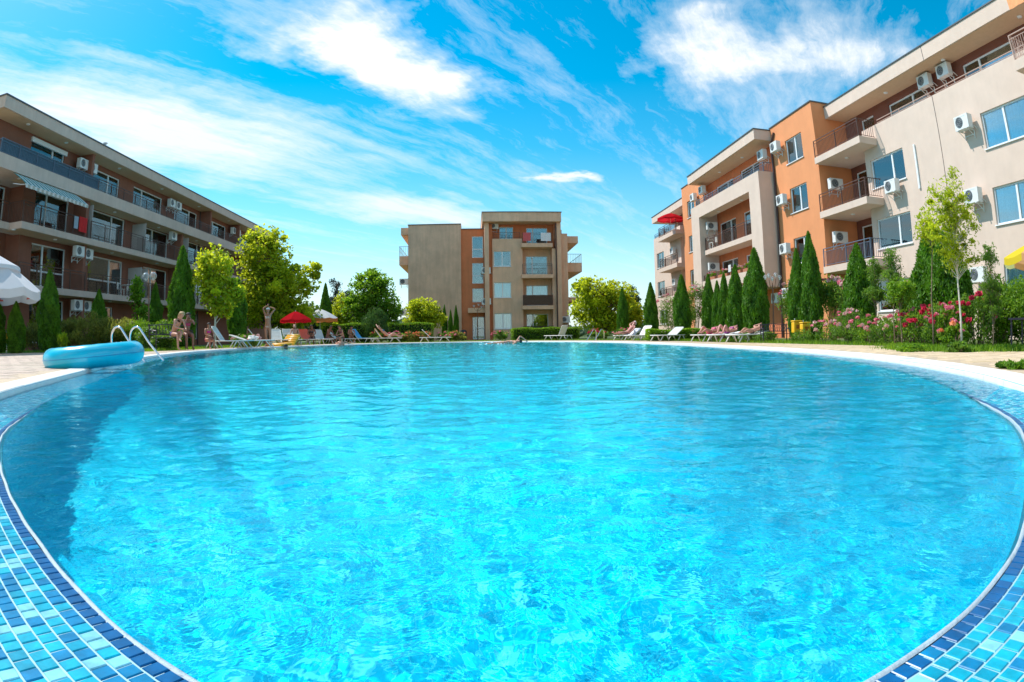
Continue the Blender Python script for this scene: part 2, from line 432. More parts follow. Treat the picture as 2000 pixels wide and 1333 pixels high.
# the rim is laid by hand and wanders a little
V = np.array([v.co[:] for v in me.vertices]); tt = np.tile(arc, 6); wob = (np.sin(tt*9.1)+np.sin(tt*23.7+1)+np.sin(tt*4.3+2))*.0011
me.vertices.foreach_set('co', (V + np.column_stack([np.tile(RIM_N, (6, 1))*wob[:, None], wob*.3])).astype(np.float32).ravel())
link_mesh('rim', me, ledge)
TILE_COL = [('deep_blue_tile', (.0, .10, .27)), ('mid_blue_tile', (.0, .20, .40)), ('cyan_tile', (.0, .38, .52)), ('turquoise_tile', (.0, .29, .42)), ('pale_tile', (.20, .54, .64))]
TILE_M = [mat(a, c, .3, var=.24, vscale=38, bump=.02, bscale=60, world=True, spec=.25) for a, c in TILE_COL]
rt = random.Random(5)
tiles = []
PITCH = 0.0262
for j in range(16):
    d = .0068 + .0125 + j*PITCH + (.0015*(j//1))*.0
    C, L = resample(off(d), PITCH); N_ = normals(C)
    for i in range(len(C)):
        p = C[i]; r_ = math.hypot(p[0], p[1])
        if r_ > 8.7: continue
        if j == 0: c = 0 if rt.random() > .1 else 1
        else: c = rt.choices((1, 2, 3, 4), (24, 42, 16, 18))[0]
        tiles.append((p[0], p[1], 0.012 - 0.024*float(sm(np.array([p[1]]), 1.5, 3.0)[0]), math.atan2(N_[i][1], N_[i][0]), c))
def tile_geo(hs=.0116):
    i = hs-.0012
    v = [(-hs, -hs, -.004), (hs, -hs, -.004), (hs, hs, -.004), (-hs, hs, -.004), (-hs, -hs, .0), (hs, -hs, .0), (hs, hs, .0), (-hs, hs, .0), (-i, -i, .0011), (i, -i, .0011), (i, i, .0011), (-i, i, .0011)]
    f = [(8, 9, 10, 11), (4, 5, 9, 8), (5, 6, 10, 9), (6, 7, 11, 10), (7, 4, 8, 11), (0, 1, 5, 4), (1, 2, 6, 5), (2, 3, 7, 6), (3, 0, 4, 7)]
    return np.array(v), np.array(f)
TV, TF = tile_geo()
def vis_key(t):
    x, y, L = view_px((t[0], t[1], t[2]))
    return L if -10 < x < 2010 and -10 < y < 1343 else 99 + L
tiles.sort(key=vis_key)
tmesh = [np_mesh('tile', TV, TF, m) for m in TILE_M]
for k, (x, y, z, a, c) in enumerate(tiles[:290]):
    o = link_mesh('tile', tmesh[c], ledge, (x, y, z+rt.uniform(-.0004, .0005)), a+rt.gauss(0, .02)); o.scale = (1, 1, 1)
rest = np.array(tiles[290:])
ca, sa = np.cos(rest[:, 3]), np.sin(rest[:, 3])
jit = RNG.normal(0, .0004, len(rest))
V = np.stack([rest[:, 0, None] + ca[:, None]*TV[:, 0] - sa[:, None]*TV[:, 1], rest[:, 1, None] + sa[:, None]*TV[:, 0] + ca[:, None]*TV[:, 1], (rest[:, 2]+jit)[:, None] + TV[:, 2]], -1).reshape(-1, 3)
F = (np.arange(len(rest))[:, None, None]*12 + TF[None]).reshape(-1, 4)
me = np_mesh('tile_field', V, F, TILE_M, mi=np.repeat(rest[:, 4].astype(int), 9))
tf = link_mesh('tile_field', me, ledge); tf['kind'] = 'stuff'

# shallow water running over the ledge away from the camera
dmax = sm(off(0)[:, 1], 2.0, 3.2)*(LEDGE-.003)
rw = []
for f_ in np.linspace(0, 1, 14):
    C = RIM + RIM_N*(-.004 + (dmax*f_))[:, None]
    zz = water_height(C[:, 0], C[:, 1])*.35*np.minimum(1, 1-f_*.6)
    rw.append(np.column_stack([C, zz + .0004*f_]))
def film_material():
    m = bpy.data.materials.new('water_film'); m.use_nodes = True; g = NT(m.node_tree); g.n.clear(); out = g.add('ShaderNodeOutputMaterial')
    pos = g.add('ShaderNodeNewGeometry').outputs['Position']; b = g.add('ShaderNodeBump', i_Height=g.noise(pos, 22, 4, .6, .6)); b.inputs['Strength'].default_value = 1; b.inputs['Distance'].default_value = .006
    fr = g.add('ShaderNodeFresnel', i_IOR=1.09, i_Normal=b.outputs[0]); tr = g.add('ShaderNodeBsdfTransparent', i_Color=(.9, .98, 1, 1)); gl = g.add('ShaderNodeBsdfGlossy', i_Roughness=.02, i_Normal=b.outputs[0])
    mx = g.add('ShaderNodeMixShader', i_0=fr.outputs[0], i_1=tr.outputs[0], i_2=gl.outputs[0]); g.l.new(mx.outputs[0], out.inputs[0]); return m
wl = link_mesh('ledge_water', strip('ledge_water', rw[::-1], film_material(), True)); tag(wl, kind='structure')

# ------------------------------------------------------------------ white coping stones
coping = empty('pool_coping'); tag(coping, kind='structure')
Cin, L = resample(off(LEDGE), .1); Cn = normals(Cin)
prof = [(0, -.06), (0, .026), (.012, .043), (.04, .05), (.25, .052), (COPE-.01, .05), (COPE, .044), (COPE, .0)]
step = 5; ns = len(Cin)//step
bed = strip('coping_bed', [at_z(off(LEDGE+.003), -.06), at_z(off(LEDGE+.003), .036), at_z(off(LEDGE+COPE+.02), .036)], M_GROUT)
link_mesh('coping_bed', bed, coping)
for k in range(ns):
    idx = [(k*step+q_) % len(Cin) for q_ in range(step+1)] if k < ns-1 else [(k*step+q_) % len(Cin) for q_ in range(len(Cin)-k*step+1)]
    pts = Cin[idx].copy(); nn = Cn[idx]
    t0 = pts[1]-pts[0]; t0 /= np.hypot(*t0); t1 = pts[-1]-pts[-2]; t1 /= np.hypot(*t1)
    pts[0] += t0*.0022; pts[-1] -= t1*.0022
    dz = rt.uniform(-.0015, .0015)
    V = np.array([[p[0]+m_[0]*d, p[1]+m_[1]*d, z+dz] for p, m_ in zip(pts, nn) for d, z in prof]); P = len(prof); F = []
    for a in range(len(pts)-1):
        for b in range(P-1): F.append((a*P+b, (a+1)*P+b, (a+1)*P+b+1, a*P+b+1))
    me = np_mesh('coping_stone', V, np.array(F)[:, ::-1], M_COPE); link_mesh('coping_stone', me, coping)

# ------------------------------------------------------------------ paved deck, garden ground
C0 = np.array([-1.0, 17.0])
POLY = [(8.4, 18), (8.4, 9.6), (6.9, 8.3), (6.7, 6.6), (8.0, 5.6), (14, 4), (14, -8), (-40, -8), (-40, 17.2), (-22, 17.3), (-10.3, 17.6), (-10.6, 26), (-10.2, 32), (-8, 38.6), (4, 38.9), (7.8, 32), (8.4, 24)]
def cast(dirs, poly):
    out = np.full(len(dirs), 1e9)
    for i in range(len(poly)):
        a = np.array(poly[i]) - C0; b = np.array(poly[(i+1) % len(poly)]) - C0; e = b-a
        den = dirs[:, 0]*e[1] - dirs[:, 1]*e[0]
        with np.errstate(divide='ignore', invalid='ignore'):
            t = (a[0]*e[1]-a[1]*e[0])/den; s = (a[0]*dirs[:, 1]-a[1]*dirs[:, 0])/den
        ok = (t > 0) & (s >= 0) & (s <= 1); out = np.where(ok & (t < out), t, out)
    return out
CO = off(LEDGE+COPE); dr = CO - C0; L0 = np.hypot(*dr.T); dn = dr/L0[:, None]
far = cast(dn, POLY); far = np.maximum(far, L0+.35)
def m_deck(g, bs):
    tc = g.add('ShaderNodeTexCoord').outputs['Object']
    br = g.add('ShaderNodeTexBrick', i_Vector=tc, offset=.5); br.inputs['Scale'].default_value = 1
    br.inputs['Brick Width'].default_value = .4; br.inputs['Row Height'].default_value = .2; br.inputs['Mortar Size'].default_value = .006
    br.inputs['Color1'].default_value = (.60, .45, .30, 1); br.inputs['Color2'].default_value = (.52, .39, .26, 1); br.inputs['Mortar'].default_value = (.28, .22, .16, 1)
    f = g.ramp(g.noise(tc, .6, 6, .65), [(.3, .82), (.7, 1.1)])
    g.l.new(g.mix(1.0, br.outputs['Color'], f, 'MULTIPLY'), bs.inputs['Base Color'])
M_DECK = mat('deck_paving', rough=.8, build=m_deck)
deck = link_mesh('pool_deck', strip('pool_deck', [at_z(CO-(RIM_N*.03), .0472), at_z(C0+dn*(L0+(far-L0)*.5)[:, None], .0472), at_z(C0+dn*far[:, None], .0472), at_z(C0+dn*far[:, None], -.05)], M_DECK)); tag(deck, kind='structure')
def m_grass(g, bs):
    tc = g.add('ShaderNodeTexCoord').outputs['Object']
    c = g.ramp(g.noise(tc, .9, 8, .7), [(.3, (.06, .10, .018)), (.5, (.10, .14, .03)), (.7, (.17, .14, .07))])
    g.l.new(c, bs.inputs['Base Color'])
M_GRASS = mat('garden_ground', rough=.95, build=m_grass)
lawn = link_mesh('garden_ground', strip('garden_ground', [at_z(CO+RIM_N*.05, .028), at_z(C0+dn*40, .028), at_z(C0+dn*200, .026), at_z(C0+dn*1500, 0)], M_GRASS)); tag(lawn, kind='structure')

# individual pavers in the near part of the deck
PAV_M = [mat('paver_'+nm, c, .85, var=.2, world=True, vscale=9, bump=.4, bscale=90) for nm, c in (('sand', (.64, .48, .31)), ('ochre', (.57, .42, .25)), ('pinkish', (.55, .42, .33)), ('worn', (.47, .37, .28)))]
def inside(x, y, poly):
    c = False; j = len(poly)-1
    for i in range(len(poly)):
        xi, yi = poly[i]; xj, yj = poly[j]
        if (yi > y) != (yj > y) and x < (xj-xi)*(y-yi)/(yj-yi)+xi: c = not c
        j = i
    return c
cop = [tuple(p) for p in off(LEDGE+COPE+.06)[::14]]
pav = []
for r_ in range(-10, 86):
    for c_ in range(-44, 36):
        x = c_*.4 + (.2 if r_ % 2 else 0); y = r_*.2
        if abs(x) < .1: pass
        if not (inside(x, y, POLY) and inside(x-.2, y, POLY) and inside(x+.2, y, POLY)): continue
        if any(inside(x+a, y+b, cop) for a in (-.2, .2) for b in (-.1, .1)): continue
        px, py, L = view_px((x, y, .05))
        if not (-60 < px < 2060): continue
        tone = (2 if x < 0 else 0) + (rt.random() < .4); pav.append((L, x, y, tone))
pav.sort()
def paver_geo(a=.1965, b=.0965):
    i = .006
    v = [(-a, -b, 0), (a, -b, 0), (a, b, 0), (-a, b, 0), (-a, -b, .012), (a, -b, .012), (a, b, .012), (-a, b, .012), (-a+i, -b+i, .016), (a-i, -b+i, .016), (a-i, b-i, .016), (-a+i, b-i, .016)]
    return np.array(v), TF
PV, PF = paver_geo()
pm = [np_mesh('paver', PV, PF, m) for m in PAV_M]
for L, x, y, tone in pav[:290]:
    o = link_mesh('paver', pm[tone], deck, (x, y, .0345+rt.uniform(-.002, .002)), rt.gauss(0, .006)); o.rotation_euler[0] = rt.gauss(0, .006)
rest = np.array([(x, y, t_) for L, x, y, t_ in pav[290:]])
V = np.stack([rest[:, 0, None]+PV[:, 0], rest[:, 1, None]+PV[:, 1], .0345+RNG.normal(0, .0012, len(rest))[:, None]+PV[:, 2]], -1).reshape(-1, 3)
F = (np.arange(len(rest))[:, None, None]*12 + PF[None]).reshape(-1, 4)
o = link_mesh('paver_field', np_mesh('paver_field', V, F, PAV_M, mi=np.repeat(rest[:, 2].astype(int), 9)), deck); o['kind'] = 'stuff'
# ------------------------------------------------------------------ buildings
M_CREAM = mat('cream_render', (.69, .53, .43), .85, var=.05, vscale=1.3, bump=.35, bscale=160, dirt=.10)
M_BEIGE = mat('beige_fascia', (.64, .49, .41), .85, var=.07, vscale=1.2, bump=.35, bscale=160, dirt=.30)
M_SOFFIT = mat('soffit', (.66, .46, .29), .85, var=.05, vscale=1.3)
M_ORANGE = mat('orange_render', (.74, .285, .115), .85, var=.06, vscale=1.1, bump=.4, bscale=150, dirt=.08)
M_BRICK = mat('red_brown_render', (.20, .07, .045), .85, var=.08, vscale=1.3, bump=.35, bscale=160, dirt=.15)
M_BROWN = mat('brown_render', (.27, .105, .065), .85, var=.10, vscale=1.4, bump=.35, bscale=160, dirt=.2)
M_STAIN = mat('weathered_render', (.78, .49, .33), .9, var=.12, vscale=.8, bump=.4, bscale=120, dirt=.5)
M_TAN = mat('tan_render', (.84, .52, .34), .88, var=.10, vscale=.9, bump=.4, bscale=140, dirt=.45)
M_RUST = mat('rust_orange_render', (.72, .22, .09), .88, var=.10, vscale=.9, bump=.4, bscale=140, dirt=.35)
M_PVC = mat('white_pvc', (.80, .81, .82), .35, var=.03)
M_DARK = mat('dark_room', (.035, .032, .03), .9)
M_RAIL = mat('brown_railing', (.10, .045, .03), .5, var=.2, vscale=8)
M_RAILB = mat('blue_grey_railing', (.10, .14, .20), .5, var=.2, vscale=8)
M_METALCAP = mat('roof_edge_metal', (.12, .12, .12), .4, metal=.6)
M_CURT = [mat('curtain_'+a, c, .9, var=.08, vscale=10) for a, c in (('white', (.82, .84, .84)), ('grey', (.45, .50, .52)), ('cream', (.72, .62, .48)), ('blue', (.52, .74, .82)))]
M_SCREEN = mat('frosted_screen', (.48, .46, .44), .5, var=.06)
M_PIPE = mat('dark_drainpipe', (.07, .035, .03), .4)
def glass_material():
    m = bpy.data.materials.new('window_glass'); m.use_nodes = True; g = NT(m.node_tree); g.n.clear()
    out = g.add('ShaderNodeOutputMaterial'); tc = g.add('ShaderNodeTexCoord').outputs['Object']
    b = g.add('ShaderNodeBump', i_Height=g.noise(tc, .7, 0, .5)); b.inputs['Strength'].default_value = .06; b.inputs['Distance'].default_value = .01
    fr = g.add('ShaderNodeFresnel', i_IOR=1.45, i_Normal=b.outputs[0])
    tr = g.add('ShaderNodeBsdfTransparent', i_Color=(.90, .96, .98, 1)); gl = g.add('ShaderNodeBsdfGlossy', i_Roughness=0.015, i_Color=(.92, 1.0, 1.0, 1), i_Normal=b.outputs[0])
    mx = g.add('ShaderNodeMixShader', i_0=g.math('MULTIPLY_ADD', fr.outputs[0], 1.0, .13, clamp=True), i_1=tr.outputs[0], i_2=gl.outputs[0])
    g.l.new(mx.outputs[0], out.inputs[0]); return m
M_GLASS = glass_material()

class Facade:
    """u runs along the wall, d outwards from it, z up"""
    def __init__(s, kind, pos): s.kind = kind; s.pos = pos; s.rz = {'left': R(90), 'right': R(-90), 'front': 0}[kind]
    def T(s, u, d, z):
        if s.kind == 'left': return (s.pos+d, u, z)
        if s.kind == 'right': return (s.pos-d, u, z)
        return (u, s.pos-d, z)
    def box(s, mb, u0, u1, d0, d1, z0, z1, m=0):
        a = s.T(u0, d0, z0); b = s.T(u1, d1, z1); mb.box(a[0], a[1], a[2], b[0], b[1], b[2], m)
    def obj(s, name, parent, m, u0, u1, d0, d1, z0, z1):
        q = MB(); s.box(q, u0, u1, d0, d1, z0, z1); return q.build(name, m, parent)

def wall(F, parent, name, m, u0, u1, z0, z1, holes=(), thick=1.4, reveal=.16, d=0.0, edge=None):
    """a wall with real openings, reveals and a dark room behind each opening"""
    q = MB(); us = sorted({u0, u1, *[h[0] for h in holes], *[h[1] for h in holes]}); zs = sorted({z0, z1, *[h[2] for h in holes], *[h[3] for h in holes]})
    T = lambda u, dd, z: F.T(u, d+dd, z)
    for i in range(len(us)-1):
        for j in range(len(zs)-1):
            cu, cz = (us[i]+us[i+1])/2, (zs[j]+zs[j+1])/2
            if any(h[0] < cu < h[1] and h[2] < cz < h[3] for h in holes): continue
            q.poly([T(us[i], 0, zs[j]), T(us[i+1], 0, zs[j]), T(us[i+1], 0, zs[j+1]), T(us[i], 0, zs[j+1])])
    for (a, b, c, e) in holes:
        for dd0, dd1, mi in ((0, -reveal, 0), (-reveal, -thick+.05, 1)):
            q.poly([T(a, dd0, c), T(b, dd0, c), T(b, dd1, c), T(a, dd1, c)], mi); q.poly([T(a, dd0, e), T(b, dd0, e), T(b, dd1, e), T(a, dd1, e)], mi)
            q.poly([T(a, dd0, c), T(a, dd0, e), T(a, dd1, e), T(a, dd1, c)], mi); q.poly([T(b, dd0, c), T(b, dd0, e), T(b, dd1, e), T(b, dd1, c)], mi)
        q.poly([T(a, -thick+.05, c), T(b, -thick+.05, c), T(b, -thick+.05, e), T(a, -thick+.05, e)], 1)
    t = -thick
    q.poly([T(u0, 0, z0), T(u0, t, z0), T(u0, t, z1), T(u0, 0, z1)]); q.poly([T(u1, 0, z0), T(u1, t, z0), T(u1, t, z1), T(u1, 0, z1)])
    q.poly([T(u0, 0, z1), T(u1, 0, z1), T(u1, t, z1), T(u0, t, z1)]); q.poly([T(u0, 0, z0), T(u1, 0, z0), T(u1, t, z0), T(u0, t, z0)])
    q.poly([T(u0, t, z0), T(u1, t, z0), T(u1, t, z1), T(u0, t, z1)])
    return q.build(name, [m, M_DARK], parent)

rw_ = random.Random(11)
def window(F, parent, u0, u1, z0, z1, mull=(.5,), curtain=0, d=0.0, reveal=.10, door=False, cover=(0, 1), sill=True, name=None, midrail=None):
    q = MB(); t = .062; a, b = d-reveal-.05, d-reveal+.02
    cuts = [u0] + [u0+(u1-u0)*f for f in mull] + [u1]
    F.box(q, u0, u1, a, b, z1-t, z1); F.box(q, u0, u1, a, b, z0, z0+t)
    for i, c in enumerate(cuts):
        w = t if i in (0, len(cuts)-1) else .05
        c0 = c if i == 0 else (c-2*w/2*1.0 if i < len(cuts)-1 else c-t)
        F.box(q, c0, c0+(t if i in (0, len(cuts)-1) else 2*w), a, b+(.008 if 0 < i < len(cuts)-1 else 0), z0+t, z1-t)
    if midrail: F.box(q, u0+t, u1-t, a+.004, b-.004, midrail-.04, midrail+.04)
    if sill and not door: F.box(q, u0-.05, u1+.05, d-reveal, d+.06, z0-.045, z0-.002)
    fr = q.build(name or ('balcony_door' if door else 'window'), M_PVC, parent)
    for i in range(len(cuts)-1):
        g_ = MB(); F.box(g_, cuts[i]+.05, cuts[i+1]-.05, d-reveal-.022, d-reveal-.014, z0+t-.008, z1-t+.008); g_.build('pane', M_GLASS, fr)
    if curtain is not None:
        c0, c1 = u0+(u1-u0)*cover[0], u0+(u1-u0)*cover[1]; nn = max(8, int((c1-c0)/.05)); g_ = MB()
        pts = [(c0+(c1-c0)*k/nn, d-reveal-.09+.02*math.sin(k*1.9)+.02*math.sin(k*.7)) for k in range(nn+1)]
        for k in range(nn):
            g_.poly([F.T(pts[k][0], pts[k][1], z0+.03), F.T(pts[k+1][0], pts[k+1][1], z0+.03), F.T(pts[k+1][0], pts[k+1][1], z1-.08), F.T(pts[k][0], pts[k][1], z1-.08)])
        g_.build('curtain', M_CURT[curtain], fr)
    return fr

def railing(F, parent, u0, u1, d, z, h=.95, ends=(), m=None, panel=None, diag=None, gap=.12, dend=0.1):
    m = m or M_RAIL; q = MB(); r = .016
    F.box(q, u0, u1, d-.03, d+.01, z+h-.035, z+h); F.box(q, u0, u1, d-.022, d+.002, z+.07, z+.095); F.box(q, u0, u1, d-.022, d+.002, z+h-.17, z+h-.148)
    n = max(2, int((u1-u0)/1.5)+1)
    for k in range(n): F.box(q, u0+(u1-u0)*k/(n-1)-.02+(.02 if k == 0 else (-.02 if k == n-1 else 0)), u0+(u1-u0)*k/(n-1)+.02+(.02 if k == 0 else (-.02 if k == n-1 else 0)), d-.035, d+.014, z, z+h-.036)
    c = u0+gap
    while c < u1-.03:
        if not (diag and diag[0] < c < diag[1]): F.box(q, c-.008, c+.008, d-.018, d-.002, z+.09, z+h-.16)
        c += gap
    if diag:
        a, b = diag; k = a-.7
        while k < b:
            x0, x1 = max(k, a), min(k+.7, b)
            if x1 > x0:
                p0 = F.T(x0, d-.01, z+.09+(x0-k)*1.0); p1 = F.T(x1, d-.01, z+.09+(x1-k)*1.0); q.tube([p0, p1], .008, 4, caps=False)
            k += .16
    for e in ends:
        F.box(q, e-.02, e+.02, dend, d-.04, z+h-.035, z+h-.002); F.box(q, e-.012, e+.012, dend, d-.04, z+.07, z+.095)
        k = dend+.1
        while k < d-.06: F.box(q, e-.008, e+.008, k-.008, k+.008, z+.09, z+h-.036); k += gap
    o = q.build('railing', m, parent)
    if panel is not None:
        p_ = MB(); F.box(p_, u0+.03, u1-.03, d-.06, d-.045, z+.05, z+h-.04)
        p_.build('reed_screen', panel, o)
    return o
def downlights(F, parent, spots, z, d):
    for u in spots:
        q = MB(); p = F.T(u, d, z); q.lathe([(.001, -.05), (.10, -.045), (.12, -.02), (.12, .0)], 12, p); q.build('ceiling_lamp', M_PVC, parent, smooth=True)

M_ACBODY = mat('ac_casing', (.74, .74, .72), .45, var=.04, vscale=8); M_ACDARK = mat('ac_grille', (.06, .07, .08), .5)
def make_ac():
    e = empty('air_conditioner', label='x', cat='air conditioner', group='air conditioner units hung on the facades')
    q = MB(); q.box(-.41, -.15, 0, .41, .15, .56); q.box(-.37, -.158, .49, -.02+.3, -.151, .5)
    q.build('casing', M_ACBODY, e, bevel=.015)
    q = MB(); c = (-.12, -.163, .29)
    n0 = 20; pts = [(c[0]+.215*math.cos(2*PI*k/n0), c[1], c[2]+.215*math.sin(2*PI*k/n0)) for k in range(n0)]; q.poly(pts)
    pts2 = [(p[0], -.151, p[2]) for p in pts]
    for k in range(n0): q.poly([pts[k], pts[(k+1) % n0], pts2[(k+1) % n0], pts2[k]])
    g = q.build('fan_grille', M_ACDARK, e)
    q = MB()
    for rr_ in (.07, .13, .19): q.tube([(c[0]+rr_*math.cos(2*PI*k/16), -.167, c[2]+rr_*math.sin(2*PI*k/16)) for k in range(17)], .004, 4, caps=False)
    q.build('wire_guard', M_ACBODY, g)
    q = MB()
    for x in (-.28, .28): q.box(x-.02, -.2, -.045, x+.02, .30, -.005); q.box(x-.02, .27, -.33, x+.02, .30, -.046); q.tube([(x, -.12, -.03), (x, .27, -.28)], .014, 5)
    q.box(-.2599, .272, -.2, .2599, .298, -.17); q.build('bracket', M_ACBODY, e)
    q = MB(); q.tube([(.39, .1, .12), (.47, .12, .08), (.5, .22, .0), (.5, .31, -.05)], .02, 6); q.build('pipe', mat('pipe_lagging', (.55, .53, .5), .8), e)
    return e
AC0 = make_ac(); AC_USED = [False]
def ac(F, u, z, label, d=.33, flip=False, rz=None):
    o = AC0 if not AC_USED[0] else copy_tree(AC0); AC_USED[0] = True
    o.location = F.T(u, d, z); o.rotation_euler = (0, 0, F.rz if rz is None else rz); o['label'] = label
    return o

# ---- left building: brown walls behind long beige balconies
LB = empty('apartment_building', (-22, 42, 0), 0, 'long shaded brown apartment building with beige balcony bands, left of the pool', 'apartment building')
LB.location = (0, 0, 0)
FL = Facade('left', -22.4)
def pv(W, parent, F, holes, specs):
    pass
L1w = [(24.8, 28.0, 3.2, 5.42), (30.4, 34.5, 3.2, 5.42), (37.3, 40.9, 3.2, 5.42), (44.3, 47.6, 3.2, 5.42), (50.5, 54.0, 3.2, 5.42), (57, 60, 3.2, 5.42)]
L2w = [(24.8, 28.0, 6.1, 8.12), (30.4, 34.5, 6.1, 8.12), (37.3, 40.9, 6.1, 8.12), (44.3, 47.6, 6.1, 8.12), (50.5, 54.0, 6.1, 8.12), (57, 60, 6.1, 8.12)]
L3w = [(23.8, 27.0, 8.95, 10.62), (29.5, 33.4, 8.95, 10.55), (35.3, 39.6, 8.95, 10.55), (41.7, 45.9, 8.95, 10.55), (48.1, 52.3, 8.95, 10.55), (54.4, 58.6, 8.95, 10.55)]
L0w = [(24.8, 26.0, .4, 2.62), (27.0, 28.0, .4, 2.62), (30.8, 33.4, .5, 2.5), (37.4, 39.4, .5, 2.5), (44.5, 46.5, .5, 2.5)]
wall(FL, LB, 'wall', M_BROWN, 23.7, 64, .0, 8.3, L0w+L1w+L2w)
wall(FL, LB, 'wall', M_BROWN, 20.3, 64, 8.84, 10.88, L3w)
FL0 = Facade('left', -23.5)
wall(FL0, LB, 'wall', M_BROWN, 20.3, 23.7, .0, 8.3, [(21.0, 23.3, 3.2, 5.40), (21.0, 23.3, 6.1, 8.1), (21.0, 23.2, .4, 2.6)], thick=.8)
boxobj('building_core', LB, M_BROWN, -34, 20.3, 0, -24.35, 64, 10.86)
# roof
q = MB(); q.box(-34.6, 19.8, 10.88, -21.1, 64.1, 11.46); rf = q.build('roof', M_BEIGE, LB)
boxobj('roof_edge', rf, M_METALCAP, -34.65, 19.75, 11.463, -21.05, 64.15, 11.53)
boxobj('soffit', LB, M_SOFFIT, -34.5, 19.9, 10.862, -21.2, 64, 10.878)
# balcony slabs
for z0, z1 in ((2.80, 3.13), (5.69, 6.02)):
    q = MB(); q.box(-23.9, 20.2, z0, -22.0, 22.4, z1); q.box(-22.9, 22.403, z0, -21.1, 64, z1); sl = q.build('balcony_slab', M_BEIGE, LB)
q = MB(); q.box(-24.3, 20.0, 8.16, -21.1, 64, 8.82); q.build('balcony_slab', M_BEIGE, LB)
for zz in (2.795, 5.685, 8.155): boxobj('soffit', LB, M_SOFFIT, -22.38, 22.5, zz-.012, -21.18, 63.9, zz-.002)
for W in (L1w, L2w):
    for k, (a, b, c, e) in enumerate(W):
        window(FL, LB, a, b, c, e, mull=((.34,) if k % 2 == 0 else (.62,)), curtain=[3, 2, None, 0, 3, None][k] if W is L1w else [None, 3, 3, 0, None, 3][k], door=True, midrail=c+.85 if k < 2 and W is L1w else None, cover=(0, 1) if k != 3 else (.1, .6))
for k, (a, b, c, e) in enumerate(L3w): window(FL, LB, a, b, c, e, mull=((.66,) if k in (0, 1, 3, 5) else (.3,)), curtain=[0, 3, 3, None, 3, 0][k], door=True, cover=(0, .66) if k in (0, 1) else (.25, 1))
for k, (a, b, c, e) in enumerate(L0w): window(FL, LB, a, b, c, e, mull=(), curtain=[1, 0, None, 1, 1][k], door=True)
for c, e in ((3.2, 5.4), (6.1, 8.1), (.4, 2.6)): window(FL0, LB, 21.0, 23.3 if c > 1 else 23.2, c, e, mull=(.4,), curtain=3, door=True)
sh = FL.obj('shutter_box', LB, M_PVC, 23.7, 27.1, .0, .13, 10.46, 10.70)
# piers and privacy screens
for (u0, u1, z0, z1) in ((28.5, 28.8, 3.13, 5.68), (41.3, 41.6, 3.13, 5.68), (55.6, 55.9, 3.13, 5.68), (28.5, 28.8, 6.02, 8.14), (41.3, 41.6, 6.02, 8.14), (55.6, 55.9, 6.02, 8.14), (28.6, 28.85, 8.82, 10.86), (46.5, 46.75, 8.82, 10.86), (53.2, 53.4, 8.82, 10.86), (28.5, 28.8, .03, 2.78)):
    FL.obj('pier', LB, M_BROWN, u0, u1, .0, 1.0, z0, z1)
for (u, z) in ((35.2, 3.13), (36.0, 3.13), (29.0, 6.02), (35.5, 6.02), (42.2, 6.02), (48.9, 6.02)):
    FL.obj('privacy_screen', LB, M_SCREEN, u, u+.035, .02, 1.15, z, z+1.95)
railing(FL, LB, 22.5, 28.5, 1.24, 3.13, 1.02, ends=(22.52,), m=M_RAIL); railing(FL, LB, 28.8, 41.3, 1.24, 3.13, 1.02, diag=(31.5, 34), m=M_RAIL); railing(FL, LB, 41.6, 63.9, 1.24, 3.13, 1.02)
railing(FL, LB, 22.5, 28.5, 1.24, 6.02, 1.02, ends=(22.52,)); railing(FL, LB, 28.8, 41.3, 1.24, 6.02, 1.02, diag=(31, 34.3)); railing(FL, LB, 41.6, 63.9, 1.24, 6.02, 1.02, diag=(44, 46.5))
railing(Facade('left', -23.5), LB, 20.3, 22.35, 1.4, 6.02, 1.02, ends=(20.4,)); railing(Facade('left', -23.5), LB, 20.3, 22.35, 1.4, 3.13, 1.02, ends=(20.4,))
railing(FL, LB, 20.2, 29.2, 1.2, 8.82, .72, ends=(20.3,), m=M_RAILB, panel=mat('blue_reed_mat', (.06, .12, .17), .8, var=.3, vscale=20)); railing(FL, LB, 29.25, 63.9, 1.2, 8.82, .72)
for z, dd in ((10.86, .8), (8.14, .75), (5.67, .75)): downlights(FL, LB, (22.4, 26.0, 32, 38, 44.5, 51) if z > 5 else (), z, dd)
downlights(FL, LB, (26, 32, 38), 2.78, .7)
for u in (28.95, 46.4, 53.6): q = MB(); p = FL.T(u, .06, 0); q.tube([(p[0], p[1], .05), (p[0], p[1], 10.85)], .05, 8); q.build('drainpipe', M_PIPE, LB)
ac(FL, 28.2, 9.95, 'top floor air conditioner of the brown building beside the shuttered window, left of a pair', .55)
ac(FL, 29.25, 9.95, 'top floor air conditioner of the brown building beside the shuttered window, right of a pair', .55)
ac(FL, 40.2, 10.0, 'air conditioner at mid length of the brown top floor wall, left of a pair', .5)
ac(FL, 41.25, 10.0, 'air conditioner at mid length of the brown top floor wall, right of a pair', .5)
ac(FL, 53.0, 10.0, 'top floor air conditioner of the brown building nearest the big maple, left of a pair', .5)
ac(FL, 54.1, 10.0, 'top floor air conditioner of the brown building nearest the big maple, right of a pair', .5)
ac(FL, 40.3, 7.6, 'second floor air conditioner of the brown building left of a grey screen', .75)
ac(FL, 42.0, 7.55, 'second floor air conditioner of the brown building against a grey screen', .5)
ac(FL, 28.15, 5.0, 'air conditioner above the first floor balcony of the brown building, left one of a pair', .9)
ac(FL, 29.35, 5.0, 'air conditioner above the first floor balcony of the brown building, right one of a pair', .7)
ac(FL, 28.15, 2.1, 'ground floor air conditioner of the brown building, left of a pair', .9)
ac(FL, 29.35, 2.1, 'ground floor air conditioner of the brown building, right of a pair', .7)

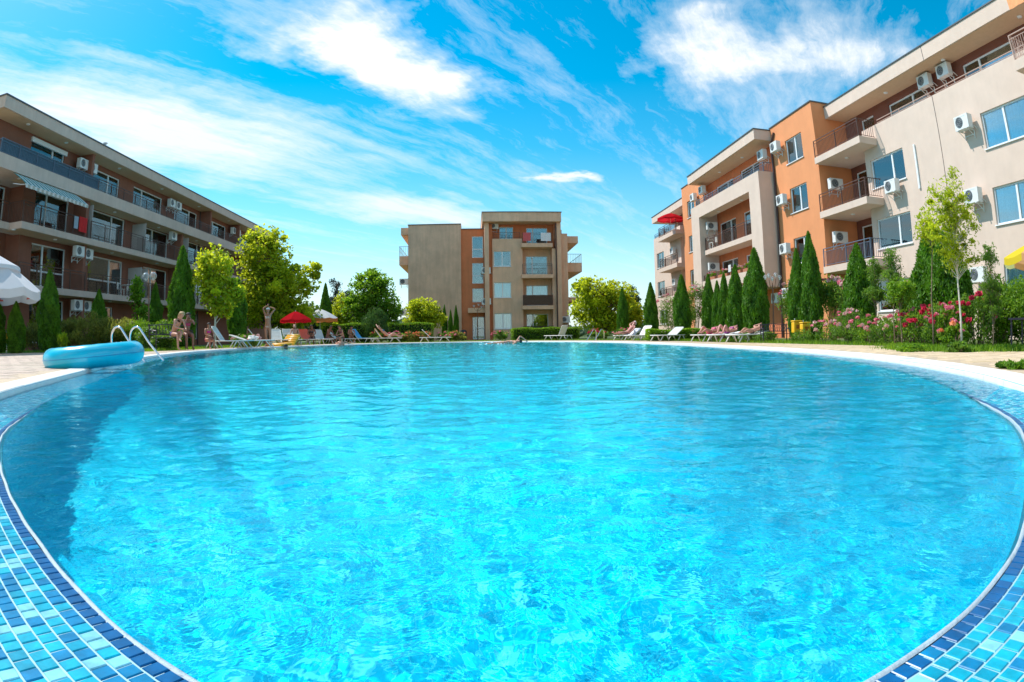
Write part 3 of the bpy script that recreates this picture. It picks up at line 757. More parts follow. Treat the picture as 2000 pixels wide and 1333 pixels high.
# ---- right building: orange and cream blocks with a square portal
RB = empty('apartment_building', (0, 0, 0), 0, 'sunlit cream and orange apartment building with a square portal, right of the pool', 'apartment building')
FR = Facade('right', 18.4)
Rw = [(20.85, 23.5, 6.97, 8.36), (20.85, 23.5, 4.12, 5.5), (20.7, 23.75, 1.27, 2.66), (12.7, 15.5, 6.97, 8.38), (12.7, 15.5, 4.12, 5.5), (12.4, 15.3, .5, 2.68), (8.2, 10.6, 4.12, 5.5)]
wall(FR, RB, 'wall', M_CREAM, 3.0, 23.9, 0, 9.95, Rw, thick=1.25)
for k, (a, b, c, e) in enumerate(Rw): window(FR, RB, a, b, c, e, mull=(.36,) if k < 3 else (.55,), curtain=[3, 3, 1, 3, 3, 0, 0][k], cover=(0, 1) if k != 2 else (0, .4), door=(k == 5))
FR2 = Facade('right', 19.7)
top_w = [(19.85, 22.9, 9.4, 11.25), (13.7, 17.05, 9.4, 11.25), (24.3, 25.5, 9.4, 11.2)]
log_w = [(24.3, 26.6, 3.65, 5.75), (24.3, 26.6, 6.45, 8.6)]
wall(FR2, RB, 'wall', M_BRICK, 3.0, 27.0, 9.3, 11.6, top_w, thick=1)
wall(FR2, RB, 'wall', M_BRICK, 23.9, 27.0, 0, 9.3, log_w+[(24.5, 26.4, .3, 2.5)], thick=1)
for k, w_ in enumerate(top_w): window(FR2, RB, *w_, mull=(.36,) if k == 0 else ((.68,) if k == 1 else ()), curtain=[1, None, 0][k], door=True)
for w_ in log_w+[(24.5, 26.4, .3, 2.5)]: window(FR2, RB, *w_, mull=(.4,), curtain=None, door=True)
boxobj('building_core', RB, M_CREAM, 20.75, 3.0, 0, 32, 61, 11.58)
rf = boxobj('roof', RB, M_CREAM, 18.38, 2.6, 11.6, 32, 27.04, 12.26); boxobj('roof_edge', rf, M_METALCAP, 18.34, 2.55, 12.263, 32, 27.03, 12.32)
boxobj('soffit', RB, mat('warm_soffit', (.62, .43, .28), .85, var=.05), 18.44, 2.7, 11.582, 31, 27.0, 11.598)
downlights(FR, RB, (22.2, 17.6, 12.5), 11.58, -.7)
q = MB(); FR.box(q, 18.16, 18.19, -.02, .006, 0, 9.94); FR.box(q, 18.16, 18.19, .0, .026, 11.61, 12.25); q.build('expansion_joint', M_PIPE, RB)
q = MB()
for a, b in ((8, 18.0), (18.35, 22.6)):
    FR.box(q, a, b, -.12, -.09, 10.16, 10.19); FR.box(q, a, b, -.12, -.09, 10.03, 10.05)
    k = a+.1
    while k < b: FR.box(q, k-.015, k+.015, -.125, -.085, 9.95, 10.16); k += 2.3
q.build('parapet_rail', mat('light_rail', (.45, .30, .24), .5), RB)
q = MB(); FR.box(q, 19.9, 20.0, .0, .07, 6.3, 8.25); q.build('cable_duct', M_PVC, RB)
# the lowered white ribbed sill strip under the balconies, and the slabs
for k, z in enumerate((3.27, 6.07, 8.94)):
    q = MB(); q.box(17.3, 22.7, z, 18.395, 23.9, z+.33); q.box(17.3, 23.903, z, 19.69, 27.0, z+.33); sl = q.build('balcony_slab', M_CREAM, RB)
    railing(FR, RB, 22.75, 27.0, 1.06, z+.33, .92, ends=(22.77,), m=M_RAIL if k else M_RAILB, dend=.03)
    downlights(FR, RB, (25.2,), z, .2)
q = MB(); q.box(17.3, 8.0, 8.8, 18.395, 12.25, 9.17); q.build('balcony_slab', M_CREAM, RB); railing(FR, RB, 8, 12.2, 1.06, 9.17, .95, ends=(12.17,), m=mat('light_rail', ()), dend=.03)
q = MB(); q.box(17.3, 8.0, 5.95, 18.395, 12.25, 6.3); q.build('balcony_slab', M_CREAM, RB); railing(FR, RB, 8, 12.2, 1.06, 6.3, .95, ends=(12.17,), dend=.03)
# orange tower
FO = Facade('right', 17.55)
Ow = [(28.5, 30.45, 9.8, 11.22), (28.5, 30.45, 6.95, 8.37), (28.5, 30.45, 4.1, 5.52), (28.5, 30.45, 1.3, 2.7)]
wall(FO, RB, 'wall', M_ORANGE, 27.05, 32.2, 0, 12.5, Ow, thick=2.5)
for k, w_ in enumerate(Ow): window(FO, RB, *w_, mull=(.45,), curtain=[None, 3, 0, 0][k], cover=(0, 1))
boxobj('roof_edge', RB, M_METALCAP, 17.5, 27.0, 12.503, 32, 32.2, 12.57); boxobj('tower_core', RB, M_ORANGE, 20.06, 27.05, 0, 21, 49.2, 12.495)
q = MB(); q.tube([(17.46, 32.05, .05), (17.46, 32.05, 11.5)], .07, 8); q.tube([(17.46, 32.05, 11.5), (17.5, 31.6, 12.1)], .07, 8); q.build('drainpipe', M_PIPE, RB)
# portal with its loggias
FP = Facade('right', 17.95)
Pw = [(39.2, 42.4, 9.9, 11.2), (34.9, 37.9, 9.9, 11.3), (39.2, 42.2, 6.5, 8.36), (35.6, 37.9, 6.5, 8.4), (39.2, 42.2, 3.6, 5.55), (35.6, 37.9, 3.6, 5.5), (36, 41, .3, 2.5)]
wall(FP, RB, 'wall', M_RUST, 32.2, 44.2, 0, 11.75, Pw, thick=2)
for k, w_ in enumerate(Pw): window(FP, RB, *w_, mull=(.35,), curtain=[3, 3, 1, None, None, 3, None][k], cover=(0, .6) if k == 2 else (0, 1), door=k > 1)
q = MB(); q.box(16.45, 32.2, 2.98, 17.94, 33.7, 9.8); q.build('portal_pier', M_CREAM, RB)
q = MB(); q.box(16.45, 42.55, 0.0, 17.94, 44.2, 9.8); q.build('portal_pier', M_CREAM, RB)
q = MB(); q.box(16.45, 33.703, 8.85, 17.3, 42.547, 9.8); q.box(17.303, 33.703, 9.35, 17.94, 42.547, 9.6); q.build('portal_beam', M_CREAM, RB)
rf = boxobj('roof', RB, M_CREAM, 16.4, 32.15, 11.76, 19, 44.4, 12.38); boxobj('roof_edge', rf, M_METALCAP, 16.35, 32.1, 12.383, 19.1, 44.45, 12.45)
boxobj('soffit', RB, mat('warm_soffit', ()), 16.45, 32.2, 11.742, 17.9, 44.3, 11.756)
boxobj('balcony_slab', RB, M_CREAM, 16.75, 33.703, 6.03, 17.94, 42.547, 6.36)
boxobj('balcony_slab', RB, M_CREAM, 16.5, 33.703, 3.0, 17.94, 42.547, 4.1)
railing(FR, RB, 33.8, 42.5, 1.55, 6.36, .95); railing(FR, RB, 33.8, 42.5, 1.75, 4.1, .45)
railing(FR, RB, 32.3, 44.1, 1.5, 9.8, .62, ends=(32.35,), dend=.9, m=M_RAILB)
downlights(FR, RB, (36, 40), 11.74, 1.1); downlights(FR, RB, (36, 40), 8.84, 1.4)
wall(FO, RB, 'wall', M_ORANGE, 44.203, 49.2, 0, 12.6, [(46.3, 48.0, 9.8, 11.2), (46.3, 48.0, 6.95, 8.3), (46.3, 48, 4.1, 5.5)], thick=2.4)
for z in (9.8, 6.95, 4.1): window(FO, RB, 46.3, 48.0, z, z+1.35, mull=(.5,), curtain=3)
boxobj('roof_edge', RB, M_METALCAP, 17.5, 44.5, 12.603, 21, 49.25, 12.66)
# far cream section
FC = Facade('right', 18.5)
Cw = [(58.0, 60.4, 6.93, 8.45), (58.0, 60.4, 4.1, 5.55), (57.3, 59.9, 1.3, 2.7)]
wall(FC, RB, 'wall', M_CREAM, 52.8, 61.3, 0, 10.1, Cw, thick=2)
for w_ in Cw: window(FC, RB, *w_, mull=(.45,), curtain=3)
wall(Facade('right', 19.6), RB, 'wall', M_BRICK, 49.2, 56.5, 0, 11.6, [(50, 52, 3.7, 5.6), (50, 52, 6.5, 8.4), (50, 52, 9.3, 11.2)], thick=1.2)
for z in (3.7, 6.5, 9.3): window(Facade('right', 19.6), RB, 50, 52, z, z+1.9, mull=(.5,), curtain=None, door=True)
for z in (3.3, 6.07, 8.98):
    boxobj('balcony_slab', RB, M_CREAM, 17.3, 50.6, z, 18.49, 56.0, z+.36); railing(FC, RB, 50.7, 55.9, 1.1, z+.36, .92, ends=(55.88,), dend=.03)
rf = boxobj('roof', RB, M_CREAM, 18.3, 49.25, 11.66, 31.8, 61.0, 12.3); boxobj('roof_edge', rf, M_METALCAP, 18.25, 49.25, 12.303, 31.9, 61.1, 12.36)
railing(FC, RB, 56.4, 61.2, -.1, 10.1, .45, m=M_RAILB)
for u, z, t_, dd in ((16.25, 7.87, 'air conditioner uppermost of three hung in a column on the cream wall', .33), (16.35, 5.02, 'air conditioner middle one of the column of three on the cream wall', .33), (16.45, 2.1, 'air conditioner lowest of three in a column, near the striped umbrella', .33),
                 (21.6, 6.42, 'air conditioner just below the uppermost wide window of the cream wall, next to the balconies', .33)):
    ac(FR, u, z, t_, dd)
ac(FR2, 19.35, 10.93, 'air conditioner right under the cream roof soffit, left one of the pair', .4); ac(FR2, 17.9, 10.93, 'air conditioner right under the cream roof soffit, right one of the pair', .4)
FS = Facade('front', 27.05)
ac(FS, 18.3, 7.62, 'air conditioner in the upper loggia on the shaded orange side wall', .35); ac(FS, 18.3, 4.84, 'air conditioner in the lower loggia on the shaded orange side wall', .35)
for u, z, t_ in ((31.1, 10.75, 'air conditioner highest on the orange tower, left of its top window'), (30.95, 7.55, 'air conditioner on the orange tower beside the drainpipe, second from the top'),
                 (30.95, 4.75, 'air conditioner on the orange tower, left of the window behind a tall thuja'), (30.9, 2.25, 'air conditioner lowest on the orange tower behind the globe lamp')): ac(FO, u, z, t_)
ac(Facade('right', 17.4), 32.9, 10.75, 'air conditioner under the portal roof at its near corner, next to the orange tower', .2)
ac(FP, 32.9, 2.1, 'air conditioner in shade under the portal pier, behind the globe lamp', .4)
ac(Facade('front', 42.5), 17.3, 7.9, 'air conditioner inside the upper loggia of the square portal', .3); ac(Facade('front', 42.5), 17.3, 4.9, 'air conditioner inside the lower loggia of the square portal', .3)
ac(FO, 43.6, 10.95, 'air conditioner on the portal terrace, right one of the far pair under the roof', .3); ac(FO, 45.6, 10.8, 'air conditioner on the far orange strip, left one of the pair near the portal roof', .3)
ac(FC, 54.2, 7.65, 'air conditioner on the far cream wall below the balcony with red umbrella', .33); ac(FC, 53.9, 4.75, 'air conditioner on the far cream wall behind a thuja tip, lower one', .33)

# ---- middle building
CB = empty('apartment_building', (0, 0, 0), 0, 'weathered tan and rust orange four storey building beyond the far end of the pool', 'apartment building')
FT = Facade('front', 56.0)
Tw = [(1.87, 3.42, 6.65, 8.05), (1.87, 3.42, 3.82, 5.2), (1.87, 3.42, 1.0, 2.42)]
wall(FT, CB, 'wall', M_TAN, 1.76, 4.5, 0, 9.2, Tw, thick=1.3)
for k, w_ in enumerate(Tw): window(FT, CB, *w_, mull=(.5,), curtain=[None, 3, 0][k], cover=(0, 1))
FT2 = Facade('front', 56.9)
T2 = [(2.46, 3.72, 9.2, 10.45), (4.95, 6.9, 8.75, 10.35), (4.85, 6.86, 5.85, 7.68), (4.85, 6.86, 3.1, 4.97), (4.85, 6.86, .6, 2.35)]
wall(FT2, CB, 'wall', M_RUST, 1.45, 7.5, 8.3, 10.66, T2[:2], thick=1); wall(FT2, CB, 'wall', M_TAN, 4.3, 7.15, 0, 8.3, T2[2:], thick=1)
for k, w_ in enumerate(T2): window(FT2, CB, *w_, mull=(.5,) if k == 0 else ((.3,)), curtain=[None, None, None, 3, None][k], door=k > 0)
q = MB(); FT.box(q, 1.05, 1.45, -1, .3, 0, 10.66); q.build('pillar', M_TAN, CB); q = MB(); FT.box(q, 1.453, 1.757, -1, -.2, 0, 10.6); q.build('wall', M_RUST, CB)
q = MB(); FT.box(q, 7.153, 7.5, -1.3, .25, 0, 8.25); q.build('pillar', M_TAN, CB)
q = MB(); FT.box(q, 7.6, 8.0, -1.3, .35, 0, 10.66); q.build('pillar', M_TAN, CB)
q = MB(); q.tube([(7.55, 55.62, 0.05), (7.55, 55.62, 10.6)], .055, 8); q.build('drainpipe', M_PIPE, CB)
rf = boxobj('roof', CB, M_TAN, .85, 55.2, 10.67, 8.0, 70, 11.5); boxobj('roof_edge', rf, M_METALCAP, .8, 55.15, 11.503, 8.05, 70, 11.58)
for z, a in ((8.3, .35), (5.5, .33), (2.7, .33)): boxobj('balcony_slab', CB, M_TAN, 4.35, 55.1, z, 7.15, 56.88, z+a)
railing(FT, CB, 4.4, 7.1, .82, 8.65, .95, m=M_RAIL); railing(FT, CB, 1.9, 4.3, -.05, 9.2, .6)
railing(FT, CB, 4.4, 7.1, .82, 5.83, .95); railing(FT, CB, 4.4, 7.1, .82, 3.03, .95, panel=mat('brown_reed_mat', (.13, .075, .05), .8, var=.2, vscale=20)); railing(FT, CB, 4.4, 7.1, .82, .25, .95, panel=mat('dark_reed_mat', (.04, .035, .04), .8))
FB = Facade('front', 57.2)
Bw = [(-.08, .94, 7.62, 9.62), (-.08, .94, 5.22, 7.12), (-.08, .94, 3.5, 4.77), (-.1, .98, .1, 2.15)]
wall(FB, CB, 'wall', M_RUST, -1.1, 1.05, 0, 10.3, Bw, thick=1.4)
for w_, mr in zip(Bw, (8.42, 5.95, None, 1.1)):
    window(FB, CB, *w_, mull=() if w_[2] > 1 else (.22,), curtain=None, sill=False, midrail=mr, name='entrance_door' if w_[2] < 1 else None, reveal=.05)
boxobj('canopy', CB, M_TAN, -.5, 56.2, 2.5, 1.04, 57.19, 2.93)
wall(FB, CB, 'wall', M_STAIN, -6.0, -1.1, 0, 10.75, thick=2, d=.2)
boxobj('building_core', CB, M_STAIN, -6.0, 59.3, 0, 8.6, 72, 10.6)
boxobj('roof_edge', CB, M_METALCAP, -6.05, 56.94, 10.753, -1.08, 59, 10.83); boxobj('roof_edge', CB, M_METALCAP, -1.075, 57.1, 10.303, 1.04, 59, 10.37)
boxobj('roof', CB, M_TAN, -6.75, 57.5, 9.95, -6.0, 71, 10.62); boxobj('balcony_slab', CB, M_TAN, -6.95, 58, 7.15, -6.0, 70, 8.0)
q = MB(); q.box(-6.95, 58.0, 8.9, -6.92, 70, 8.94); q.box(-6.95, 58.0, 8.5, -6.93, 70, 8.52)
for k in range(14): q.box(-6.95, 58.0+k*.9, 8.0, -6.92, 58.03+k*.9, 8.9)
q.box(-6.92, 58.0, 8.9, -6.05, 58.03, 8.94)
for k in range(5): q.box(-6.9+k*.18, 58.0, 8.0, -6.88+k*.18, 58.02, 8.9)
q.build('railing', mat('pale_blue_rail', (.35, .50, .55), .4), CB)
wall(FT, CB, 'wall', M_TAN, 8.003, 8.7, 0, 9.75, thick=3, d=-.4)
boxobj('roof', CB, M_TAN, 8.703, 57.0, 8.95, 9.8, 71, 9.6); boxobj('balcony_slab', CB, M_TAN, 8.703, 57.5, 6.3, 10.2, 70, 7.15); boxobj('balcony_slab', CB, M_TAN, 8.703, 57.5, 3.5, 10.1, 70, 3.9)
q = MB(); q.box(10.15, 57.5, 7.95, 10.18, 70, 7.99)
for k in range(14): q.box(10.15, 57.5+k*.9, 7.15, 10.18, 57.53+k*.9, 7.95)
q.box(8.75, 57.5, 7.95, 10.15, 57.53, 7.99)
for k in range(9): q.box(8.8+k*.16, 57.5, 7.15, 8.82+k*.16, 57.52, 7.95)
q.build('railing', mat('pale_blue_rail', ()), CB)
ac(Facade('front', 56.9), 1.95, 10.2, 'air conditioner below the roof of the middle building, on rust orange wall'); 
for z, w_ in ((6.3, 'upper'), (3.5, 'lower')): ac(Facade('left', 1.44), 55.9, z-.3, 'air conditioner on the pillar beside the tan windows, '+w_+' one', -.28, rz=0)
ac(FT, 8.3, 1.5, 'air conditioner low on the right flank of the middle building', .0); ac(Facade('front', 58.3), -6.5, 5.3, 'air conditioner on the left edge of the weathered blank wall, upper one', .3); ac(Facade('front', 58.3), -6.6, 2.4, 'air conditioner on the left edge of the weathered blank wall, lower one', .3)
# ------------------------------------------------------------------ vegetation
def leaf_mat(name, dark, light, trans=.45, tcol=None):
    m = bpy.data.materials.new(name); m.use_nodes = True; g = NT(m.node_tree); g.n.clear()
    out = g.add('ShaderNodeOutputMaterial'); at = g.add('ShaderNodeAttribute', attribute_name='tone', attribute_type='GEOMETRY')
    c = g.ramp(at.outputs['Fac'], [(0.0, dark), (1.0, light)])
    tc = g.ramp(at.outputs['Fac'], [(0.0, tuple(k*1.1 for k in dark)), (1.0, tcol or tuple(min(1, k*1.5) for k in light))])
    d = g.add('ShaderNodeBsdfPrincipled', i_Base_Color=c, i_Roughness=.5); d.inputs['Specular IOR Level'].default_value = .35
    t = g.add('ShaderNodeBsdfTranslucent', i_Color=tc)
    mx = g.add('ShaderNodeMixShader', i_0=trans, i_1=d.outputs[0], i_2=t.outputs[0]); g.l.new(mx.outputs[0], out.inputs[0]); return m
M_THUJA = leaf_mat('thuja_green', (.03, .10, .004), (.12, .28, .008), .38, (.18, .40, .01))
M_MAPLE = leaf_mat('maple_leaf', (.16, .24, .008), (.50, .58, .02), .6, (.98, 1.0, .04))
M_LINDEN = leaf_mat('fresh_leaf', (.06, .17, .008), (.22, .38, .02), .5, (.45, .70, .03))
M_LEAF = leaf_mat('shrub_leaf', (.06, .14, .015), (.18, .32, .03), .5, (.38, .60, .05))
M_LAUREL = leaf_mat('laurel_leaf', (.07, .17, .008), (.22, .38, .02), .45, (.4, .62, .03))
M_JUNI = leaf_mat('juniper_leaf', (.12, .14, .02), (.34, .33, .05), .45, (.55, .55, .07))
M_PINE = leaf_mat('pine_leaf', (.015, .04, .018), (.05, .085, .04), .2, (.07, .12, .05))
M_BLUE = leaf_mat('far_leaf', (.06, .11, .05), (.15, .22, .10), .35, (.2, .3, .12))
M_BARK = mat('bark', (.20, .14, .09), .9, var=.25, vscale=14, bump=.8, bscale=40)
M_WBARK = mat('limewashed_bark', (.62, .56, .46), .9, var=.12, vscale=14, bump=.6, bscale=50)

def leaves(name, C, L, W, m, rng, N=None, up=0.0, tone=None, spread=1.0):
    """diamond leaves at centres C; N = preferred facing, up = how upright their long axis is"""
    n = len(C); a = rng.normal(size=(n, 3)); a[:, 2] += up*3; a /= np.linalg.norm(a, axis=1)[:, None]
    q = rng.normal(size=(n, 3))
    if N is not None: q = q*.55*spread + N*1.0
    b = np.cross(a, q); b /= np.linalg.norm(b, axis=1)[:, None] + 1e-9
    s = rng.uniform(.65, 1.3, n)[:, None]
    k = np.cross(a, b)
    p0 = C - a*L*s*.5; p2 = C + a*L*s*.5 - k*L*.12*s; p1 = C + b*W*s*.5 + k*L*.06*s; p3 = C - b*W*s*.5 + k*L*.06*s
    V = np.stack([p0, p1, p2, p3], 1).reshape(-1, 3); F = np.arange(4*n).reshape(-1, 4)
    me = np_mesh(name, V, F, m)
    t = np.clip((rng.uniform(0, 1, n) if tone is None else tone + rng.normal(0, .16, n)), 0, 1)
    at = me.attributes.new('tone', 'FLOAT', 'FACE')
    if len(me.polygons) == n: at.data.foreach_set('value', t.astype(np.float32))
    return me
def ico_shell(rng, n):
    p = rng.normal(size=(n, 3)); return p/np.linalg.norm(p, axis=1)[:, None]

def thuja_mesh(seed, n=9000):
    rng = np.random.default_rng(seed)
    z = rng.beta(1.25, 1.15, n); th = rng.uniform(0, 2*PI, n)
    ph = rng.uniform(0, 2*PI, 8)
    lump = 1 + .08*np.sin(3*th+9*z+ph[0]) + .07*np.sin(5*th-14*z+ph[1]) + .06*np.sin(2*th+23*z+ph[2]) + .04*np.sin(9*th+31*z+ph[3])
    prof = (np.clip(z/.07, 0, 1)**.5)*np.minimum(1, (np.clip(1-z, 0, 1)*2.5)**.68)*(.90+.12*np.sin(z*4.6))
    r = .5*prof*lump*(1-.32*rng.random(n)**2.2)
    C = np.stack([r*np.cos(th), r*np.sin(th), z], 1)
    N = np.stack([np.cos(th), np.sin(th), np.full(n, .25)], 1)
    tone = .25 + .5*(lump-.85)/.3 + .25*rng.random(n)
    me = leaves('crown', C*np.array([1, 1, 3.3]), .15, .06, M_THUJA, rng, N, up=.75, tone=tone, spread=1.2); return me
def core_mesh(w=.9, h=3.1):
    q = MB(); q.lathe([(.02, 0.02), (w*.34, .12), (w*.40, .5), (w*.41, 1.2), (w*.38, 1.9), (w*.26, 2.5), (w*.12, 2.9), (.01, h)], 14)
    return q.build('shade_core', mat('thuja_shade', (.012, .028, .006), .95), mesh_only=True, smooth=True)  # solid dark core, the shade inside the crown put into its colour
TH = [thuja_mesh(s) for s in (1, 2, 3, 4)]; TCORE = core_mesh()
def trunk_mesh(h, r, m=M_BARK, name='trunk', lean=0):
    q = MB(); q.tube([(0, 0, -.05), (0, 0, h*.3), (lean, 0, h)], [r*1.3, r, r*.6], 7); return q.build(name, m, mesh_only=True, smooth=True)
TTR = trunk_mesh(.5, .06)
rv = random.Random(21)
def thuja(x, y, h, w, label, k=None, lean=0):
    t = empty('thuja_tree', (x, y, .02), rv.uniform(0, 6), label, 'tree', 'columnar thujas round the pool')
    c = link_mesh('crown', TH[rv.randrange(4) if k is None else k], t); s = link_mesh('shade_core', TCORE, t); tr = link_mesh('trunk', TTR, t)
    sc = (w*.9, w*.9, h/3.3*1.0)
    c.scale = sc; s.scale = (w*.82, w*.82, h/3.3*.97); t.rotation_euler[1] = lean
    return t
for a in ((-15.5, 18.4, 2.95, 1.0, 'dark pointed thuja in front of ground floor windows, above the ring'), (-15.6, 16.5, 1.75, .75, 'low dark thuja under the white parasol, right one of two'), (-16.6, 16.2, 2.1, 1.1, 'broad dark thuja under the white parasol, left one of two'),
          (-17.5, 24.8, 2.75, 1.0, 'short dark thuja against the brown building, behind the juniper shrubs'), (-18, 31.5, 3.6, .95, 'dark thuja right behind the two globe lamp'),
          (-12.5, 24.3, 4.35, 1.25, 'tall sunlit thuja behind the two women on the bench'), (-12.5, 31.1, 3.6, 1.1, 'dark thuja between the yellow maple and the standing woman'),
          (-10.7, 44, 4.3, .95, 'dark thuja above the orange and white umbrella'),
          (-2.48, 53, 3.05, .5, 'slim thuja by the blank wall, left of three'), (-1.95, 52.6, 2.6, .45, 'slim thuja by the blank wall, middle and shortest of three'), (-1.5, 53.2, 3.0, .5, 'slim thuja by the blank wall, right of three'),
          (9.77, 40, 3.4, .8, 'slim thuja at the right edge of the round green tree'), (10.56, 36, 3.4, .9, 'thuja beside the far corner of the cream building'),
          (10.5, 30.1, 3.3, .95, 'pointed thuja behind the empty white loungers'), (12, 30.1, 3.35, .8, 'thuja in front of the portal, leftmost of a close row of four'), (11, 26.5, 2.7, .62, 'thuja in front of the portal, second and thinnest of a close row'),
          (11.1, 25.9, 3.0, .68, 'thuja in front of the portal, third of a close row of four'), (11, 24.4, 3.2, .85, 'thuja in front of the portal, rightmost of a close row of four'),
          (10.5, 21.4, 3.5, 1.05, 'thick pointed thuja left of the dark bench'), (10.3, 17.75, 3.0, .72, 'left and lower tip of the double thuja behind the yellow bins'), (10.55, 17.3, 3.5, .8, 'right and taller tip of the double thuja behind the yellow bins'),
          (10.5, 14.5, 2.75, 1.0, 'stout thuja in front of the lowest loggia'), (10.1, 10.75, 2.75, 1.25, 'broad thuja under the yellow tree, left one of two grown together'), (9.95, 10.05, 2.55, 1.15, 'broad thuja under the yellow tree, right one of two grown together')):
    thuja(*a)

def tree(name, x, y, label, cat, crowns, trunk_h, trunk_r, m, n, L, W, seed, clusters=26, bark=M_BARK, group=None, sparse=.22, stems=None, base_z=.02, up=.0, droop=0):
    """crowns: ellipsoids (cx, cy, cz, rx, ry, rz); leaves gather in clumps on limbs that leave the trunk"""
    rng = np.random.default_rng(seed); t = empty(name, (x, y, base_z), 0, label, cat, group)
    vol = np.array([c[3]*c[4]*c[5] for c in crowns]); share = vol/vol.sum()
    cl = []
    for c, s in zip(crowns, share):
        k = max(3, int(round(clusters*1.7*s))); d = ico_shell(rng, k)*(rng.uniform(.2, 1.2, k)**.5)[:, None]
        cl.append(np.array(c[:3]) + d*np.array(c[3:])*.86)
    cl = np.vstack(cl); q = MB(); top = max(c[2]+c[5]*.6 for c in crowns)
    wob = rng.normal(0, .04, (6, 2))*top/4; pts = [(wob[i, 0]*i/2, wob[i, 1]*i/2, -.05+top*i/5) for i in range(6)]
    q.tube(pts, [trunk_r*(1.15-.17*i*1.05) for i in range(6)], 8)
    tr = q.build('trunk', bark, t, smooth=True)
    q = MB()
    for c in cl:
        z0 = max(trunk_h*.8, min(top*.92, c[2]-rng.uniform(.25, .6)*math.hypot(c[0], c[1])-.1)); f = z0/top*5; i = min(4, int(f)); fr = f-i
        s = np.array(pts[i])*(1-fr)+np.array(pts[i+1])*fr; mid = (s+c)/2 + np.array([0, 0, .12*np.linalg.norm(c-s)]) + rng.normal(0, .05, 3)
        q.tube([s, mid, c], [trunk_r*.38, trunk_r*.22, trunk_r*.07], 5, caps=False)
    b = q.build('branches', bark, t, smooth=True)
    w = rng.dirichlet(np.full(len(cl), 3.0)); cnt = (w*n*.72).astype(int)+8; C = []; T = []
    rad = sparse*np.mean([c[3]+c[4]+c[5] for c in crowns])
    for c, k in zip(cl, cnt):
        p = rng.normal(0, 1, (k, 3)); p /= np.linalg.norm(p, axis=1)[:, None]; p *= (rng.random(k)**.5)[:, None]*rad*rng.uniform(.5, 1.2)
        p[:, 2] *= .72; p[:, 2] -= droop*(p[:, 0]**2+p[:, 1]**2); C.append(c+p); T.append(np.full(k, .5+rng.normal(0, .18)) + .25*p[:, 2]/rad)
    for c, s in zip(crowns, share):
        k = int(n*.32*s); d = ico_shell(rng, k)*(rng.random(k)**.45)[:, None]*1.12; C.append(np.array(c[:3])+d*np.array(c[3:])); T.append(np.full(k, .5)+.2*d[:, 2])
    C = np.vstack(C); T = np.concatenate(T)
    N = np.tile([0, 0, 1.0], (len(C), 1))
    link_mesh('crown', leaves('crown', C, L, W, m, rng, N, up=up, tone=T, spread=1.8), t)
    return t
tree('maple_tree', -10.8, 24.2, 'young maple with yellow green star leaves behind the first white lounger', 'tree', [(-.1, 0, 3.35, .85, .8, .95), (.25, 0, 2.3, 1.0, .85, .75), (-.5, 0, 2.75, .75, .6, .35), (.3, 0, 1.6, .6, .5, .4)], 1.3, .05, M_MAPLE, 5200, .16, .13, 31, 44, M_WBARK, sparse=.13)
tree('maple_tree', -13.5, 39.2, 'big yellow green maple at the far end of the brown building', 'tree', [(-.4, 0, 5.8, 1.9, 1.8, 2.0), (.4, 0, 3.6, 2.4, 2.1, 1.8), (2.2, 0, 4.1, 1.3, 1.2, 1.0), (1.3, 0, 1.9, 2.2, 1.8, 1.1), (-1.2, 0, 2.4, 1.6, 1.5, 1.2), (3.0, .3, 4.9, .5, .5, .5)], 1.4, .16, M_MAPLE, 19000, .22, .18, 32, 110, sparse=.12)
tree('young_tree', -16, 26, 'thin young tree with bright leaves left of the globe lamp', 'tree', [(0, 0, 2.6, .45, .4, .8), (.3, 0, 1.7, .45, .4, .4)], .8, .03, M_LINDEN, 900, .17, .12, 33, 14, sparse=.2)
tree('maple_tree', -7.6, 46, 'broad round maple in front of the left edge of the blank wall', 'tree', [(0, 0, 3.9, 1.7, 1.6, 1.5), (-.9, 0, 2.6, 1.5, 1.4, 1.2), (1.0, 0, 2.5, 1.3, 1.4, 1.3), (.2, 0, 1.4, 1.8, 1.5, .8), (-.15, 0, 5.0, .5, .5, .6)], .9, .13, M_LINDEN, 12000, .20, .16, 34, 80, sparse=.13)
tree('small_tree', -4.1, 50, 'small round yellow green tree against the blank wall', 'tree', [(0, 0, 2.5, 1.4, 1.2, 1.0), (.5, 0, 1.7, 1.4, 1.2, .7), (-.7, 0, 1.6, 1.0, 1.0, .7)], .6, .08, M_MAPLE, 6000, .19, .15, 35, 46, sparse=.14)
tree('maple_tree', 9.4, 44, 'wide bright maple standing right of the middle building', 'tree', [(-.9, 0, 3.4, 1.5, 1.5, 1.1), (.9, 0, 3.2, 1.4, 1.4, 1.0), (-1.2, 0, 2.1, 1.4, 1.4, 1.0), (1.3, 0, 1.9, 1.6, 1.4, 1.0), (0, 0, 1.2, 2.0, 1.6, .6)], .8, .12, M_MAPLE, 12500, .20, .16, 36, 84, sparse=.12)
tree('conifer_tree', -13.1, 58, 'tall loose dark conifer behind the dark thuja and the umbrella', 'tree', [(0, 0, 5.2, .5, .5, .9), (0, 0, 3.8, 1.0, 1.0, .9), (.3, 0, 2.4, 1.6, 1.4, 1.1)], .8, .1, M_PINE, 5200, .24, .07, 37, 60, sparse=.17)
tree('conifer_tree', -10.9, 53, 'blue green conifer leaning right of the dark thuja', 'tree', [(0, 0, 3.6, .7, .7, 1.0), (.2, 0, 2.2, 1.3, 1.2, 1.1)], .6, .09, M_PINE, 4200, .22, .07, 38, 44, sparse=.2)
tree('bush_tree', -9.6, 50, 'dark round evergreen bush left of the broad maple', 'tree', [(0, 0, 1.9, 1.1, 1.0, 1.2)], .4, .09, M_PINE, 3400, .2, .1, 39, 30, sparse=.24)
